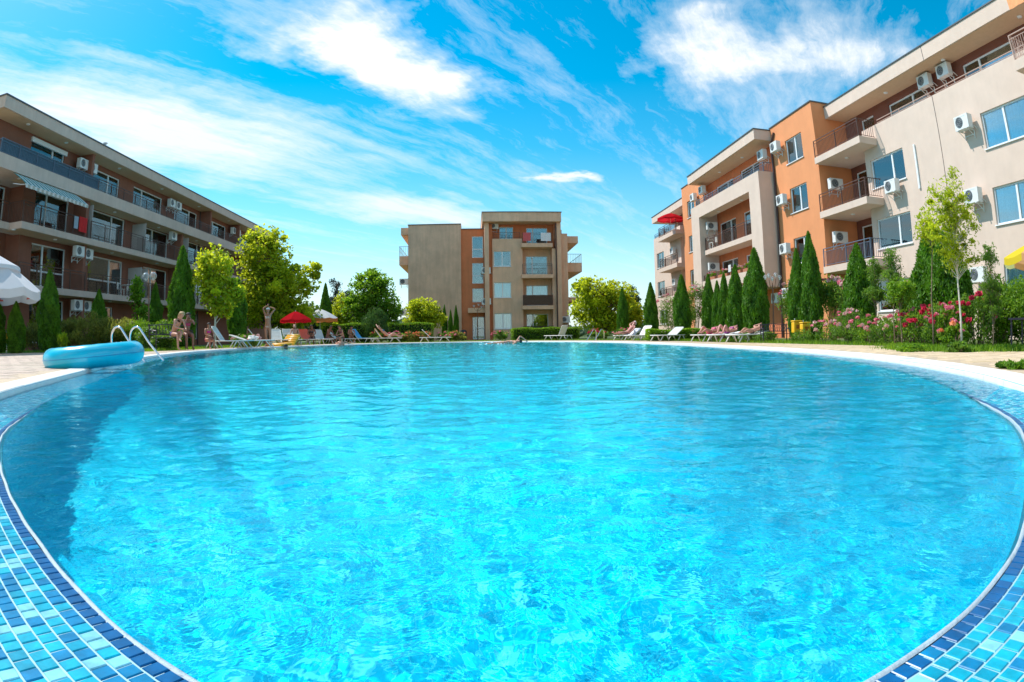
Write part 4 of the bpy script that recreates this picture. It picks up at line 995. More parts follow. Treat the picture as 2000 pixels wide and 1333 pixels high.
tree('small_tree', -10.2, 47, 'pale yellow green tree just right of the dark thuja', 'tree', [(0, 0, 2.5, .7, .7, 1.3), (.1, 0, 1.4, .8, .8, .7)], .5, .06, M_MAPLE, 2400, .18, .14, 40, 24, sparse=.2)
tree('far_tree', -17, 62, 'pale loose tree in the gap behind the red umbrella', 'tree', [(0, 0, 2.6, 1.6, 1.3, 1.3), (1.6, 0, 1.7, 1.4, 1.2, 1.0)], .6, .1, M_BLUE, 4500, .28, .16, 41, 40, sparse=.18)
tree('far_tree', -14.6, 60, 'pale bushy tree behind the white umbrella', 'tree', [(0, 0, 1.9, 1.5, 1.2, 1.4)], .6, .1, M_BLUE, 3000, .28, .16, 42, 26, sparse=.2)
tree('poplar_tree', 17.3, 66, 'distant narrow poplar at the far corner of the cream building', 'tree', [(0, 0, 3.6, .7, .7, 2.0), (0, 0, 2.0, 1.0, 1.0, 1.6)], .6, .1, M_BLUE, 4500, .26, .14, 43, 34, sparse=.2)
tree('far_tree', 13.4, 52, 'small light tree in the gap left of the thuja by the cream building', 'tree', [(0, 0, 1.5, 1.1, 1.0, 1.2)], .5, .06, M_LINDEN, 2200, .2, .14, 44, 22, sparse=.22)
tree('slender_tree', 6.95, 6.75, 'tall slender yellow green tree with white trunk near the flower bed, on the right', 'tree', [(-.14, 0, 2.2, .38, .33, .38), (.12, 0, 1.95, .36, .3, .35), (-.36, 0, 1.75, .27, .25, .42), (-.2, 0, 1.45, .16, .2, .22), (.30, 0, 1.45, .2, .2, .25), (-.12, 0, 1.35, .25, .2, .22), (.1, .0, 2.62, .16, .16, .16)], 1.2, .016, M_MAPLE, 4800, .062, .022, 45, 60, M_WBARK, sparse=.12, droop=1.2)
tree('slender_tree', 7.1, 7.6, 'thin bare stemmed sapling just behind the tall slender tree', 'tree', [(-.05, 0, 2.0, .2, .2, .3)], 1.4, .014, M_MAPLE, 700, .06, .024, 57, 10, sparse=.2, droop=1)
tree('round_sapling', 8.0, 9.55, 'small round green tree left of the broad double thuja', 'tree', [(0, 0, 1.15, .3, .3, .2), (0, 0, 1.0, .34, .32, .16)], .8, .014, M_LINDEN, 2400, .06, .035, 46, 26, sparse=.18)
tree('open_sapling', 8.1, 9.9, 'airy sapling with tiers of fine twigs above the small round tree', 'tree', [(0, 0, 1.72, .2, .2, .26), (0, 0, 1.4, .28, .28, .15)], 1.0, .012, M_LEAF, 1300, .06, .02, 47, 26, sparse=.16)
tree('open_sapling', 9.5, 12.4, 'young sapling with dark drooping lower leaves before the lowest loggia', 'tree', [(0, 0, 1.75, .18, .18, .4), (0, 0, 1.25, .36, .32, .18)], .9, .015, M_LEAF, 1700, .08, .03, 48, 30, sparse=.17)
tree('open_sapling', 7.75, 6.75, 'upright sapling with open twigs near the striped umbrella', 'tree', [(0, 0, 1.42, .15, .15, .26), (0, 0, 1.0, .17, .17, .3), (0, 0, .7, .16, .16, .25)], .4, .012, M_LEAF, 2000, .055, .018, 49, 34, sparse=.15)

# pink flowering crape myrtles along the right building
def blossom_mesh(name, m, seed, r=.045, n=16):
    rng = np.random.default_rng(seed); d = ico_shell(rng, n); d[:, 2] = np.abs(d[:, 2])*.8
    return leaves(name, d*r*.6, r*1.1, r*1.0, m, rng, d, tone=rng.random(n))
def petal_mat(name, a, b): return leaf_mat(name, a, b, .3, b)
M_ROSE = petal_mat('rose_red', (.55, .012, .05), (.80, .05, .13)); M_PINK = petal_mat('rose_pink', (.72, .12, .20), (.85, .30, .36)); M_PALE = petal_mat('blush_blossom', (.70, .36, .34), (.85, .62, .56)); M_ORFL = petal_mat('orange_blossom', (.75, .16, .05), (.9, .4, .15)); M_WFL = petal_mat('white_blossom', (.6, .6, .55), (.85, .85, .8))
BLOOM = {k: blossom_mesh('bloom', m, 60+i) for i, (k, m) in enumerate((('red', M_ROSE), ('pink', M_PINK), ('pale', M_PALE), ('orange', M_ORFL), ('white', M_WFL)))}
def bush(name, x, y, r, h, label, m=M_LEAF, n=1800, L=.07, W=.04, seed=1, blooms=(), nb=0, bs=1.0, cat='shrub', group=None, up=0.0, upper=False, ry=None, clusters=22, z0=0.0, lz=.5):
    rng = np.random.default_rng(seed); ry = ry or r; t = empty(name, (x, y, .02), 0, label, cat, group)
    k = clusters; d = ico_shell(rng, k)*(rng.uniform(.3, 1, k)**.5)[:, None]; cc = np.array([0, 0, z0+(h-z0)*.52]) + d*np.array([r*.82, ry*.82, (h-z0)*.44])
    C = []; T = []
    for c in cc:
        m_ = n//k; p = rng.normal(0, 1, (m_, 3)); p /= np.linalg.norm(p, axis=1)[:, None]; p *= (rng.random(m_)**.5)[:, None]*np.array([r, ry, h*lz])*rng.uniform(.26, .42)
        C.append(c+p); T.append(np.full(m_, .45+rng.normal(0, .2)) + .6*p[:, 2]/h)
    C = np.vstack(C); C[:, 2] = np.abs(C[:, 2]); T = np.concatenate(T)
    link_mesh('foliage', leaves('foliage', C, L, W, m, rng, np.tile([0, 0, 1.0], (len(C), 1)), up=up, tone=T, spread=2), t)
    q = MB()
    for c in cc[:14]: q.tube([(c[0]*.12, c[1]*.12, -.04), (c[0]*.5, c[1]*.5, c[2]*.5), tuple(c)], [.014, .01, .004], 5, caps=False)
    q.build('stems', M_BARK, t)
    for i in range(nb):
        dd = ico_shell(rng, 1)[0]; dd[2] = abs(dd[2])*(.9 if not upper else 1); 
        if upper: dd[2] = .4+.6*dd[2]
        dd[1] = -abs(dd[1]) if rng.random() < .7 else dd[1]; dd[0] = dd[0] if x < 0 else (-abs(dd[0]) if rng.random() < .6 else dd[0])
        p = np.array([0, 0, z0+(h-z0)*.5]) + dd*np.array([r, ry, (h-z0)*.52])
        o = link_mesh('bloom', BLOOM[blooms[rng.integers(len(blooms))]], t, tuple(p), rng.uniform(0, 6)); s = bs*rng.uniform(.7, 1.25); o.scale = (s, s, s)
    return t
for i, (x, y, r, h, zz) in enumerate(((13, 34.7, .75, 3.1, .9), (13, 39.0, 1.2, 2.9, .5), (13, 28.6, .65, 2.75, .7), (12.3, 21.5, .7, 2.3, .5), (11.5, 17.4, .75, 2.05, .9), (11.2, 15.8, .6, 1.9, .8), (11.3, 13.2, .5, 1.6, .5), (12.8, 31.5, .7, 2.0, .3))):
    bush('crape_myrtle', x, y, r, h, ('flowering bush in front of the left pier of the portal', 'wide pale flowering bush by the far cream wall', 'blossoming bush below the portal balcony, left of the thick thuja', 'small tree like bush with pale flowers beside the globe lamp', 'flowering bush with pink tufts left of the stout thuja', 'green feathery bush close to the stout thuja', 'low bush right of the stout thuja, below the wide window', 'pale bush between the thujas under the portal')[i],
         M_LEAF, 3000, .11, .05, 70+i, ('pale', 'pink'), 16, 2.2, group='flowering bushes along the right building', upper=True, clusters=34, z0=zz)
    q = MB(); 
rosy = [(9.2, 14.3, .55, .62, 'pale', 10, 'rose bush with pale pink flowers right of the yellow bins'), (9.2, 13.2, .55, .80, 'pale', 12, 'tall rose bush with pale pink flowers between two thujas'), (9.0, 12.0, .5, .66, 'pinkpale', 12, 'rose bush with pink flowers in front of the stout thuja'), (8.8, 11.1, .45, .56, 'pale', 9, 'low pale rose bush below the ground floor window'),
        (8.6, 10.35, .42, .66, 'pinkpale', 10, 'rose bush with pink heads beside the small round tree'), (8.45, 9.7, .4, .70, 'pink', 10, 'rose bush with deep pink heads left of the broad thuja'), (8.2, 9.0, .42, .72, 'red', 12, 'rose bush with crimson heads under the broad thuja'), (8.0, 8.4, .40, .72, 'redpink', 13, 'rose bush with crowded crimson heads left of the white trunk'),
        (7.85, 7.85, .38, .72, 'redpink', 12, 'rose bush with crimson heads behind the white trunk'), (8.1, 7.45, .36, .84, 'red', 8, 'rose bush with red heads left of the laurel'), (7.3, 7.25, .26, .42, 'orange', 5, 'small yellowish rose bush right of the white trunk')]
for i, (x, y, r, h, c, nb, lab) in enumerate(rosy):
    bl = {'pale': ('pale', 'pink'), 'pinkpale': ('pink', 'pale'), 'pink': ('pink', 'red'), 'red': ('red',), 'redpink': ('red', 'pink'), 'orange': ('orange', 'pink')}[c]
    bush('rose_bush', x, y, r*1.1, h*1.14, lab, M_LEAF if i % 2 else M_LAUREL, 1500, .055, .034, 90+i, bl, nb, 1.5 if x > 8.9 else 1.5, group='rose bushes in front of the cream building', up=.2)
bush('laurel_shrub', 8.75, 7.5, .6, 1.22, 'dense glossy green laurel below the air conditioner, left of two', M_LAUREL, 5200, .07, .035, 110, cat='shrub', clusters=50)
bush('laurel_shrub', 9.2, 6.9, .85, 1.25, 'dense bright laurel at the right edge under the striped umbrella', M_LAUREL, 6500, .07, .035, 111, clusters=60)
bush('laurel_shrub', 8.55, 8.3, .28, .95, 'narrow upright green shrub right of the broad thuja', M_LAUREL, 1600, .06, .03, 112, up=.6)
bush('low_shrub', 9.6, 12.9, .9, .5, 'mixed low greenery under the pale roses', M_LEAF, 2200, .07, .04, 113)
# junipers and shrubs on the left
for i, (x, y, r, h, mm, lab) in enumerate(((-18.5, 19.8, .9, 1.15, M_PINE, 'dark shrub in shade at the far left, beside the yellow box'), (-17.2, 19.6, 1.0, 1.1, M_JUNI, 'dark brownish juniper in shade left of the yellow tuft'), (-16.2, 20.2, .9, 1.3, M_JUNI, 'brown tinged juniper right of the dark thuja'), (-15.0, 20.6, 1.1, 1.45, M_JUNI, 'wide brownish juniper above the left end of the blue ring'),
        (-14.0, 21.2, 1.1, 1.4, M_JUNI, 'yellow brown juniper above the middle of the blue ring'), (-13.0, 21.4, 1.0, 1.3, M_LINDEN, 'yellow green juniper behind the ladder rails'), (-12.2, 22.0, .9, 1.2, M_LINDEN, 'yellow green juniper left of the tall sunlit thuja'), (-11.6, 20.2, .75, .95, M_LEAF, 'dark leafy shrub with small white flowers left of the bench'), (-10.9, 19.6, .45, .6, M_LEAF, 'small white flowered shrub just left of the bench'))):
    bush('juniper_shrub' if i < 7 else 'flowering_shrub', x, y, r, h, lab, mm, 3600, .14 if i < 7 else .08, .035 if i < 7 else .05, 120+i, ('white',), 0 if i < 7 else 14, .7, up=.5 if i < 7 else 0, clusters=36)
bush('yellow_tuft', -14.3, 17.75, .28, .72, 'bright yellow green spiky tuft at the edge of the left flower bed', M_MAPLE, 700, .2, .03, 131, up=.8)
bush('flower_patch', -18.3, 17.9, .9, .32, 'low pinkish flowers at the edge of the left lawn', M_LEAF, 900, .07, .04, 132, ('pale',), 12, 1.2)
bush('cone_juniper', -6.7, 42, 1.0, 2.3, 'wide cone shaped juniper in front of the broad maple', leaf_mat('cone_juniper_leaf', (.03, .09, .02), (.11, .21, .035), .35), 5200, .16, .04, 133, up=.9, clusters=40)
for i, (x, y, lab, c) in enumerate(((-9.4, 30.5, 'low plants behind the loungers near the standing woman', 'white'), (-9.9, 25.8, 'flowering plant behind the maple trunk', 'pale'), (-6.3, 41.0, 'shrub with red and pink flowers left of the cone juniper', 'red'), (-5.2, 41.2, 'shrub with pink flowers right of the reclining man', 'pink'), (-4.2, 41.4, 'orange and green flowering shrub left of the far white lounger', 'orange'), (-3.4, 41.6, 'red flowering shrub next to the far white lounger', 'orange'), (-1.9, 43.5, 'pink flowers under the three slim thujas', 'pink'), (-1.2, 43.8, 'salmon flowers right of the three slim thujas', 'orange'), (2.0, 47, 'low purple green plants in front of the tan wall', 'pink'), (8.2, 40.5, 'reddish low shrub under the wide maple, by the far ladder', 'red'), (9.6, 39, 'pink dotted shrub right of the far ladder', 'pink'))):
    bush('flowering_shrub', x, y, .75, .75 if i > 1 else .6, lab, M_JUNI if c == 'orange' else M_LEAF, 1100, .12, .07, 140+i, (c,), 12, 2.0, group='flowering shrubs at the far end')
for i, (x, y, lab) in enumerate(((8.9, 17.4, 'low tuft beside the dark bench'), (9.0, 15.4, 'low green tuft behind the bench legs'), (9.2, 19.2, 'low tuft behind the near sunbathers'), (9.3, 22.8, 'dark low shrub behind the two sunbathing women'), (9.4, 26.5, 'low shrub left of the crossed leg lounger'), (6.35, 7.35, 'sprawling ground plant at the foot of the white trunk'), (6.75, 6.6, 'ground plant right of the white trunk'), (4.15, 3.35, 'small weed growing over the edge of the paving at the right'))):
    bush('low_shrub', x, y, (.5, .45, .5, .6, .6, .38, .3, .17)[i], (.4, .4, .45, .6, .5, .13, .16, .09)[i], lab, M_LINDEN if i in (5, 7) else M_LEAF, 900, .07 if i < 7 else .07, .03, 160+i, ('white',), 0)

def hedge(x0, x1, y0, y1, h, label, seed, z0=.03, m=M_LAUREL):
    rng = np.random.default_rng(seed); t = empty('hedge', ((x0+x1)/2, (y0+y1)/2, z0), 0, label, 'hedge', 'clipped hedges at the far end')
    lx, ly = (x1-x0)/2, (y1-y0)/2; q = MB(); q.box(-lx+.1, -ly+.1, 0, lx-.1, ly-.1, h-.1); q.build('shade_core', mat('thuja_shade', ()), t)  # dark box fills the hedge, its inner shade put into the colour
    n = int(900*((x1-x0)+(y1-y0)+(x1-x0)*(y1-y0)*.7)); P = rng.uniform(-1, 1, (n, 3)); ax = rng.choice(3, n, p=(.12, .5, .38)); s = np.sign(rng.normal(size=n))
    for a in (0, 1): P[ax == a, a] = s[ax == a]*(1+rng.normal(0, .03, (ax == a).sum()))
    P[ax == 2, 2] = 1+rng.normal(0, .03, (ax == 2).sum())
    C = np.stack([P[:, 0]*lx, P[:, 1]*ly, (P[:, 2]+1)/2*h + .04*np.sin(P[:, 0]*lx*3)], 1)
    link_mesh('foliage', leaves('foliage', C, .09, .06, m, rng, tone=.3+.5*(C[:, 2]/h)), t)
hedge(-10.5, -6.9, 41.8, 42.6, 1.3, 'clipped yellow green hedge behind the blue towel lounger', 170); hedge(-6.0, -2.9, 43.2, 44.0, 1.3, 'clipped hedge in front of the small tree and blank wall', 171)
hedge(2.95, 8.0, 47.0, 48.2, .9, 'low clipped green hedge in front of the middle building balconies', 172)
hedge(7.6, 10.6, 26.2, 26.8, .5, 'low hedge strip behind the empty loungers by the cream corner', 173, m=M_LINDEN)

# ragged grass along the beds and a far line of trees
def grass_patch(name, pts, n, h, seed, label=None):
    rng = np.random.default_rng(seed); P = np.array(pts, float); k = rng.integers(0, len(P)-1, n); f = rng.random(n)[:, None]
    w = rng.normal(0, .22, (n, 2)); B = P[k]*(1-f)+P[k+1]*f + w; hh = h*rng.uniform(.4, 1.2, n); a = rng.uniform(0, 2*PI, n); ln = rng.normal(0, .35, (n, 2))*hh[:, None]
    wd = .006+.004*rng.random(n); d = np.stack([np.cos(a)*wd, np.sin(a)*wd], 1); z = np.full(n, .02)
    V = np.stack([np.column_stack([B-d, z]), np.column_stack([B+d, z]), np.column_stack([B+ln+d*.2, z+hh]), np.column_stack([B+ln-d*.2, z+hh])], 1).reshape(-1, 3)
    me = np_mesh(name, V, np.arange(4*n).reshape(-1, 4), M_LINDEN); at = me.attributes.new('tone', 'FLOAT', 'FACE'); at.data.foreach_set('value', rng.random(len(me.polygons)).astype(np.float32))
    o = link_mesh(name, me); tag(o, label, 'grass', None, 'stuff')
grass_patch('grass', [(8.7, 18), (8.7, 9.8), (7.2, 8.5), (6.95, 6.9), (8.2, 5.9)], 15000, .11, 180, 'ragged grass edging the rose bed')
grass_patch('grass', [(9.2, 22), (9.6, 18), (9.6, 12), (8.2, 8), (8.4, 6)], 9000, .12, 184, 'grass tufts between the rose bushes')
grass_patch('grass', [(-22, 17.6), (-10.6, 17.9), (-10.9, 26), (-10.4, 32)], 12000, .12, 181, 'ragged grass edging the left beds')
grass_patch('grass', [(9, 20), (8.8, 26), (8.2, 32), (4.5, 39.3), (-8, 39), (-10.4, 33)], 9000, .12, 182, 'ragged grass behind the far loungers')
rng = np.random.default_rng(200); n = 26000
th = rng.uniform(-1.15, 1.15, n); rad = rng.uniform(110, 150, n); cl = 2.2+1.6*np.sin(th*23)+1.2*np.sin(th*57+1)+.9*np.sin(th*111+2)
C = np.stack([np.sin(th)*rad, np.cos(th)*rad, rng.random(n)**.8*np.maximum(1.2, cl)*1.25], 1)
o = link_mesh('far_woodland', leaves('far_woodland', C, 1.6, 1.1, M_BLUE, rng, tone=rng.random(n))); tag(o, 'distant belt of trees along the horizon', 'woodland', None, 'stuff')
# ------------------------------------------------------------------ poolside furniture
M_PLASTIC = mat('white_plastic', (.74, .72, .66), .4, var=.05, vscale=6)
M_STEEL = mat('polished_steel', (.72, .74, .76), .12, metal=1.0)
def lounge_scale(x): return (.88, .88, .74) if x > 6 else (.96, .96, .86)
def lounger(x, y, rz, back, label, m=None, foot=0):
    """a plastic sun lounger: head at -x, feet at +x, back raised by `back` radians"""
    t = empty('sun_lounger', (x, y, .05), rz, label, 'sun lounger', 'white plastic sun loungers round the pool'); t.scale = lounge_scale(x)
    q = MB(); q.box(-.30, -.29, .325, .98, .29, .345); o = q.build('bed', M_PLASTIC, t, bevel=.008)
    q = MB(); q.tube([(-.92, -.32, .33), (.95, -.32, .33), (1.02, -.24, .33), (1.02, .24, .33), (.95, .32, .33), (-.92, .32, .33), (-.98, .24, .33), (-.98, -.24, .33), (-.92, -.32, .33)], .028, 6, caps=False); q.build('frame', M_PLASTIC, t, smooth=True)
    for s in (-1, 1):
        for x0, x1 in ((-.78, -.95), (-.6, -.4), (.45, .28), (.7, .93)):
            q = MB(); q.tube([(x0, s*.3, .32), ((x0+x1)/2, s*.31, .17), (x1, s*.31, .02)], [.03, .024, .026], 6); q.build('leg', M_PLASTIC, t, smooth=True)
    b = MB(); n = 7; c, s_ = math.cos(back), math.sin(back)
    P = lambda a, w, e: (-.3-a*c+e*s_, w, .34+a*s_+e*c)
    for k in range(n):
        a0, a1 = .02+k*.102, .02+k*.102+.088
        for (w0, w1) in ((-.27, .27),):
            pts = [P(a0, w0, 0), P(a0, w1, 0), P(a1, w1, 0), P(a1, w0, 0)]; top = [P(a0, w0, .02), P(a0, w1, .02), P(a1, w1, .02), P(a1, w0, .02)]
            b.poly(top); b.poly(pts[::-1])
            for i in range(4): b.poly([pts[i], pts[(i+1) % 4], top[(i+1) % 4], top[i]])
    for w in (-.28, .28): b.tube([P(0, w, .01), P(.7, w, .01), P(.76, w*.8, .01)], .024, 6)
    b.tube([P(.76, -.22, .01), P(.76, .22, .01)], .024, 6)
    b.build('backrest', M_PLASTIC, t)
    return t
LG = [(-9.6, 22.9, R(4), 1.0, 'empty white lounger with raised back behind the maple trunk'), (-9.35, 24.9, R(8), .35, 'white lounger with nearly flat back in front of the standing woman'), (-9.7, 27.4, R(20), .9, 'lounger under a pinkish towel left of the standing woman'), (-9.5, 29.0, R(-60), .9, 'empty grey white lounger right of the standing woman'),
      (-9.5, 31.2, R(-55), .95, 'lounger under the red umbrella with a person in it'), (-9.2, 33.6, R(-50), .9, 'lounger right of the red umbrella pole'), (-9.0, 36.0, R(-50), 1.0, 'lounger under the orange and white umbrella'), (-8.3, 38.0, R(-5), .8, 'lounger in the far corner with people'),
      (-6.9, 38.4, R(-20), .95, 'lounger covered by a blue towel'), (-5.5, 38.7, R(3), 1.0, 'lounger with an orange towel and a reclining man'), (-2.4, 38.4, R(4), .8, 'single white lounger in front of the blank wall'), (5.2, 38.2, R(130), 1.15, 'single white lounger in front of the low hedge'),
      (8.15, 32.3, R(214), .62, 'lounger of the man in a white cap'), (7.9, 28.9, R(214), .95, 'empty lounger with steep white back, left of the crossed one'), (8.2, 25.4, R(212), .62, 'empty lounger with a crossed frame next to the pointed thuja'),
      (8.75, 21.9, R(212), .12, 'lounger of the woman lying in pink'), (8.75, 20.2, R(210), .12, 'lounger of the woman with raised knees'), (8.75, 18.5, R(208), .15, 'curved plastic lounger seen end on, nearest on the right')]
for a in LG: lounger(*a)
def slab_cloth(name, pts, m, thick=.012):
    q = MB(); q.poly(pts); n = Vector(pts[1])-Vector(pts[0]); nn = n.cross(Vector(pts[-1])-Vector(pts[0])).normalized()*thick; p2 = [tuple(Vector(p)-nn) for p in pts]; q.poly(p2[::-1])
    for i in range(len(pts)): q.poly([pts[i], p2[i], p2[(i+1) % len(pts)], pts[(i+1) % len(pts)]])
    return q.build(name, m)
def back_towel(L, col, name, label, w=.27, fold=.0):
    """a towel laid over a lounger back and part of the bed"""
    x, y, rz, back, _ = L; c, s = math.cos(back), math.sin(back); q = MB(); prof = [(-.3-.80*c-.02, .34+.80*s-.3), (-.3-.80*c-.01, .36+.80*s+.03), (-.3-.78*c+.03*s, .35+.78*s+.03*c), (-.3-.3*c+.035*s, .34+.3*s+.035*c), (-.27, .385), (.1, .37), (.4, .368)]
    for i in range(len(prof)-1):
        (a, b), (d, e) = prof[i], prof[i+1]; q.poly([(a, -w, b), (a, w, b), (d, w, e), (d, -w, e)])
    o = q.build(name, mat('towel_'+name+str(len(MATS)), col, .95, var=.18, vscale=14, bump=.6, bscale=80)); o.location = (x, y, .05); o.rotation_euler = (0, 0, rz); o.scale = lounge_scale(x)
    m_ = o.modifiers.new('thickness', 'SOLIDIFY'); m_.thickness = .012; m_.offset = 1
    return tag(o, label, 'towel')
back_towel(LG[8], (.03, .28, .55), 'towel', 'bright blue towel on a lounger right of the seated group'); back_towel(LG[2], (.62, .35, .30), 'towel', 'patterned pinkish towel hung over a lounger back'); back_towel(LG[9], (.85, .45, .14), 'towel', 'orange yellow towel over the reclining man\'s lounger'); back_towel(LG[5], (.75, .22, .14), 'towel', 'red orange towel behind the seated woman in the red shade', w=.3)
back_towel(LG[12], (.72, .72, .74), 'towel', 'white towel behind the man in the cap'); back_towel(LG[15], (.75, .35, .38), 'towel', 'pink towel under the lying woman'); back_towel(LG[16], (.85, .84, .82), 'towel', 'white towel under the woman with raised knees')
q = MB()
for k in range(9): q.tube([(math.cos(k)*.12, math.sin(k*1.7)*.1, .03+.015*k), (math.cos(k+1.3)*.18, math.sin(k+2)*.12, .05+.012*k), (math.cos(k+2.5)*.1, math.sin(k*2)*.15, .04+.01*k)], .05, 6)
o = q.build('crumpled_towel', mat('white_towel', (.82, .80, .78), .95), smooth=True); o.location = (-9.3, 24.95, .35); tag(o, 'crumpled white towel lying on the flat backed lounger', 'towel')

def umbrella(x, y, r, hz, top, cols, label, n=8, under=None, tilt=0, valance=.14, pole=.018, name='beach_umbrella', cat='umbrella', base=.03, twotier=False):
    t = empty(name, (x, y, base), 0, label, cat); t.rotation_euler = (0, tilt, 0)
    q = MB(); q.tube([(0, 0, -.02), (0, 0, top+.06)], pole, 8); q.build('pole', M_PLASTIC, t)
    q = MB(); R_ = 6; segs = n*3
    def pt(k, i):
        a = 2*PI*k/segs; f = i/R_; fr = (k % 3)/3; sag = 1-.10*math.sin(PI*fr)*f; rr_ = r*f*(1-.035*math.sin(PI*fr)); z = hz+(top-hz)*(1-f**1.35) - .05*math.sin(PI*fr)*f*r
        return (rr_*math.cos(a), rr_*math.sin(a), z)
    for k in range(segs):
        for i in range(R_):
            if i == 0: q.poly([pt(k, 0), pt(k, 1), pt((k+1), 1)], (k//3) % len(cols))
            else: q.poly([pt(k, i), pt(k, i+1), pt(k+1, i+1), pt(k+1, i)], (k//3) % len(cols))
    c = q.build('canopy', cols, t, smooth=True)
    q = MB()
    for k in range(segs):
        a, b = pt(k, R_), pt(k+1, R_); q.poly([a, b, (b[0]*1.004, b[1]*1.004, b[2]-valance), (a[0]*1.004, a[1]*1.004, a[2]-valance)], (k//3) % len(cols))
    q.build('valance', cols if under is None else [under]*len(cols), t)
    for k in range(n):
        a = 2*PI*k/n; q = MB(); q.tube([(.02, 0, top-.06), (r*.5, 0, hz+(top-hz)*(1-.5**1.35)-.02), (r*.99, 0, hz-.012)], .007, 4); o = q.build('rib', M_PLASTIC, t); o.rotation_euler = (0, 0, a)
    if twotier:
        q = MB()
        for k in range(segs*2):
            f0 = .30 if k < segs else .66; k = k % segs; a0, a1 = 2*PI*k/segs, 2*PI*(k+1)/segs; z1 = hz+(top-hz)*(1-f0**1.35)+.10+.04*(f0 > .5)
            q.poly([(0, 0, top+.12+.03*(f0 < .5)), (r*f0*math.cos(a0), r*f0*math.sin(a0), z1), (r*f0*math.cos(a1), r*f0*math.sin(a1), z1)]); q.poly([(r*f0*math.cos(a0), r*f0*math.sin(a0), z1), (r*f0*math.cos(a0)*1.01, r*f0*math.sin(a0)*1.01, z1-.12), (r*f0*math.cos(a1)*1.01, r*f0*math.sin(a1)*1.01, z1-.12), (r*f0*math.cos(a1), r*f0*math.sin(a1), z1)])
        q.build('vent_cap', cols, t)
    return t
def cloth_mat(name, c, tr=.35):
    m = bpy.data.materials.new(name); m.use_nodes = True; g = NT(m.node_tree); g.n.clear(); out = g.add('ShaderNodeOutputMaterial')
    d = g.add('ShaderNodeBsdfDiffuse', i_Color=tuple(c)+(1,)); t = g.add('ShaderNodeBsdfTranslucent', i_Color=tuple(c)+(1,)); mx = g.add('ShaderNodeMixShader', i_0=tr, i_1=d.outputs[0], i_2=t.outputs[0]); g.l.new(mx.outputs[0], out.inputs[0]); return m
C_RED, C_WHITE, C_ORG, C_YEL = cloth_mat('red_canvas', (.62, .02, .03), .5), cloth_mat('white_canvas', (.78, .78, .80), .3), cloth_mat('orange_canvas', (.80, .26, .08), .4), cloth_mat('yellow_canvas', (.80, .62, .05), .4)
umbrella(-10.0, 33.8, .92, 1.42, 1.88, [C_RED], 'red beach umbrella with a white pole among the left loungers')
umbrella(-10.4, 41.1, 1.25, 1.72, 2.33, [C_WHITE, C_WHITE], 'white topped umbrella with orange rim behind the red one', under=C_ORG, valance=.22)
U = umbrella(-15.6, 14.45, 2.3, 1.98, 3.3, [C_WHITE], 'large white market parasol with small red prints at the left edge', valance=.26, pole=.03, name='market_parasol', twotier=True, base=.05)
# the small red prints on the valance: a banner with a little tower above it
M_PRINT = mat('red_print', (.55, .12, .10), .8)
for k in range(8):
    a = 2*PI*(k+.5)/8; rr_ = 2.25*math.cos(PI/8)*.975*1.012; q = MB()
    def Q(u, z): return (rr_*math.cos(a)-u*math.sin(a), rr_*math.sin(a)+u*math.cos(a), z)
    for dz, sc in ((1.80, 1.0),):
        q.poly([Q(-.17*sc, dz-.035), Q(.17*sc, dz-.035), Q(.14*sc, dz+.02), Q(-.14*sc, dz+.02)]); q.poly([Q(-.05*sc, dz+.022), Q(.05*sc, dz+.022), Q(.035*sc, dz+.07), Q(0, dz+.12), Q(-.035*sc, dz+.07)])
    o = q.build('printed_emblem', M_PRINT, U)
umbrella(13.0, 9.1, 1.3, 2.0, 2.5, [C_YEL, cloth_mat('peach_canvas', (.80, .45, .22), .4), cloth_mat('lemon_canvas', (.72, .78, .40), .4)], 'yellow and orange striped umbrella at the right edge', valance=.16)
umbrella(16.9, 50.6, 1.2, 10.25, 10.75, [C_RED], 'red umbrella on the upper far balcony', base=0.0)
bpy.data.objects['beach_umbrella.003']  # the balcony one; its pole is shortened below
for c in children(bpy.data.objects['beach_umbrella.003']):
    if c.name.startswith('pole'): c.scale[2] = .14; c.location[2] = 9.33

# blue swim ring leaning on the pool edge
q = MB(); Rr, rr_ = .60, .145; NU, NV = 64, 24
for i in range(NU):
    a = 2*PI*i/NU; wr = 1+.012*math.sin(a*16)
    for j in range(NV):
        b = 2*PI*j/NV; q.v.append(((Rr+rr_*wr*math.cos(b)*(1.0 if math.cos(b) > 0 else 1.05))*math.cos(a), (Rr+rr_*wr*math.cos(b))*math.sin(a), rr_*wr*math.sin(b)))
for i in range(NU):
    for j in range(NV): q.f.append((i*NV+j, ((i+1) % NU)*NV+j, ((i+1) % NU)*NV+(j+1) % NV, i*NV+(j+1) % NV)); q.m.append(0)
M_VINYL = mat('blue_vinyl', (.0, .50, .68), .28, spec=.5, coat=.4, var=.04)
RING = empty('swim_ring', (-5.0, 6.93, .185), R(35), 'big bright blue inflatable swim ring resting on the pool edge', 'swim ring'); RING.rotation_euler = (R(1), R(-3.5), R(20))
ring = q.build('inflated_tube', M_VINYL, RING, smooth=True)
q = MB(); q.lathe([(.0, .0), (.014, .0), (.014, .02), (.009, .024), (0, .024)], 10, (.42, -.24, .125)); q.build('valve', mat('pale_blue_vinyl', (.3, .6, .75), .3), RING)
q = MB(); q.tube([((Rr+rr_*1.003)*math.cos(2*PI*k/64), (Rr+rr_*1.003)*math.sin(2*PI*k/64), 0) for k in range(65)], .004, 5, caps=False); q.build('seam', mat('blue_seam', (.0, .25, .50), .3), RING)

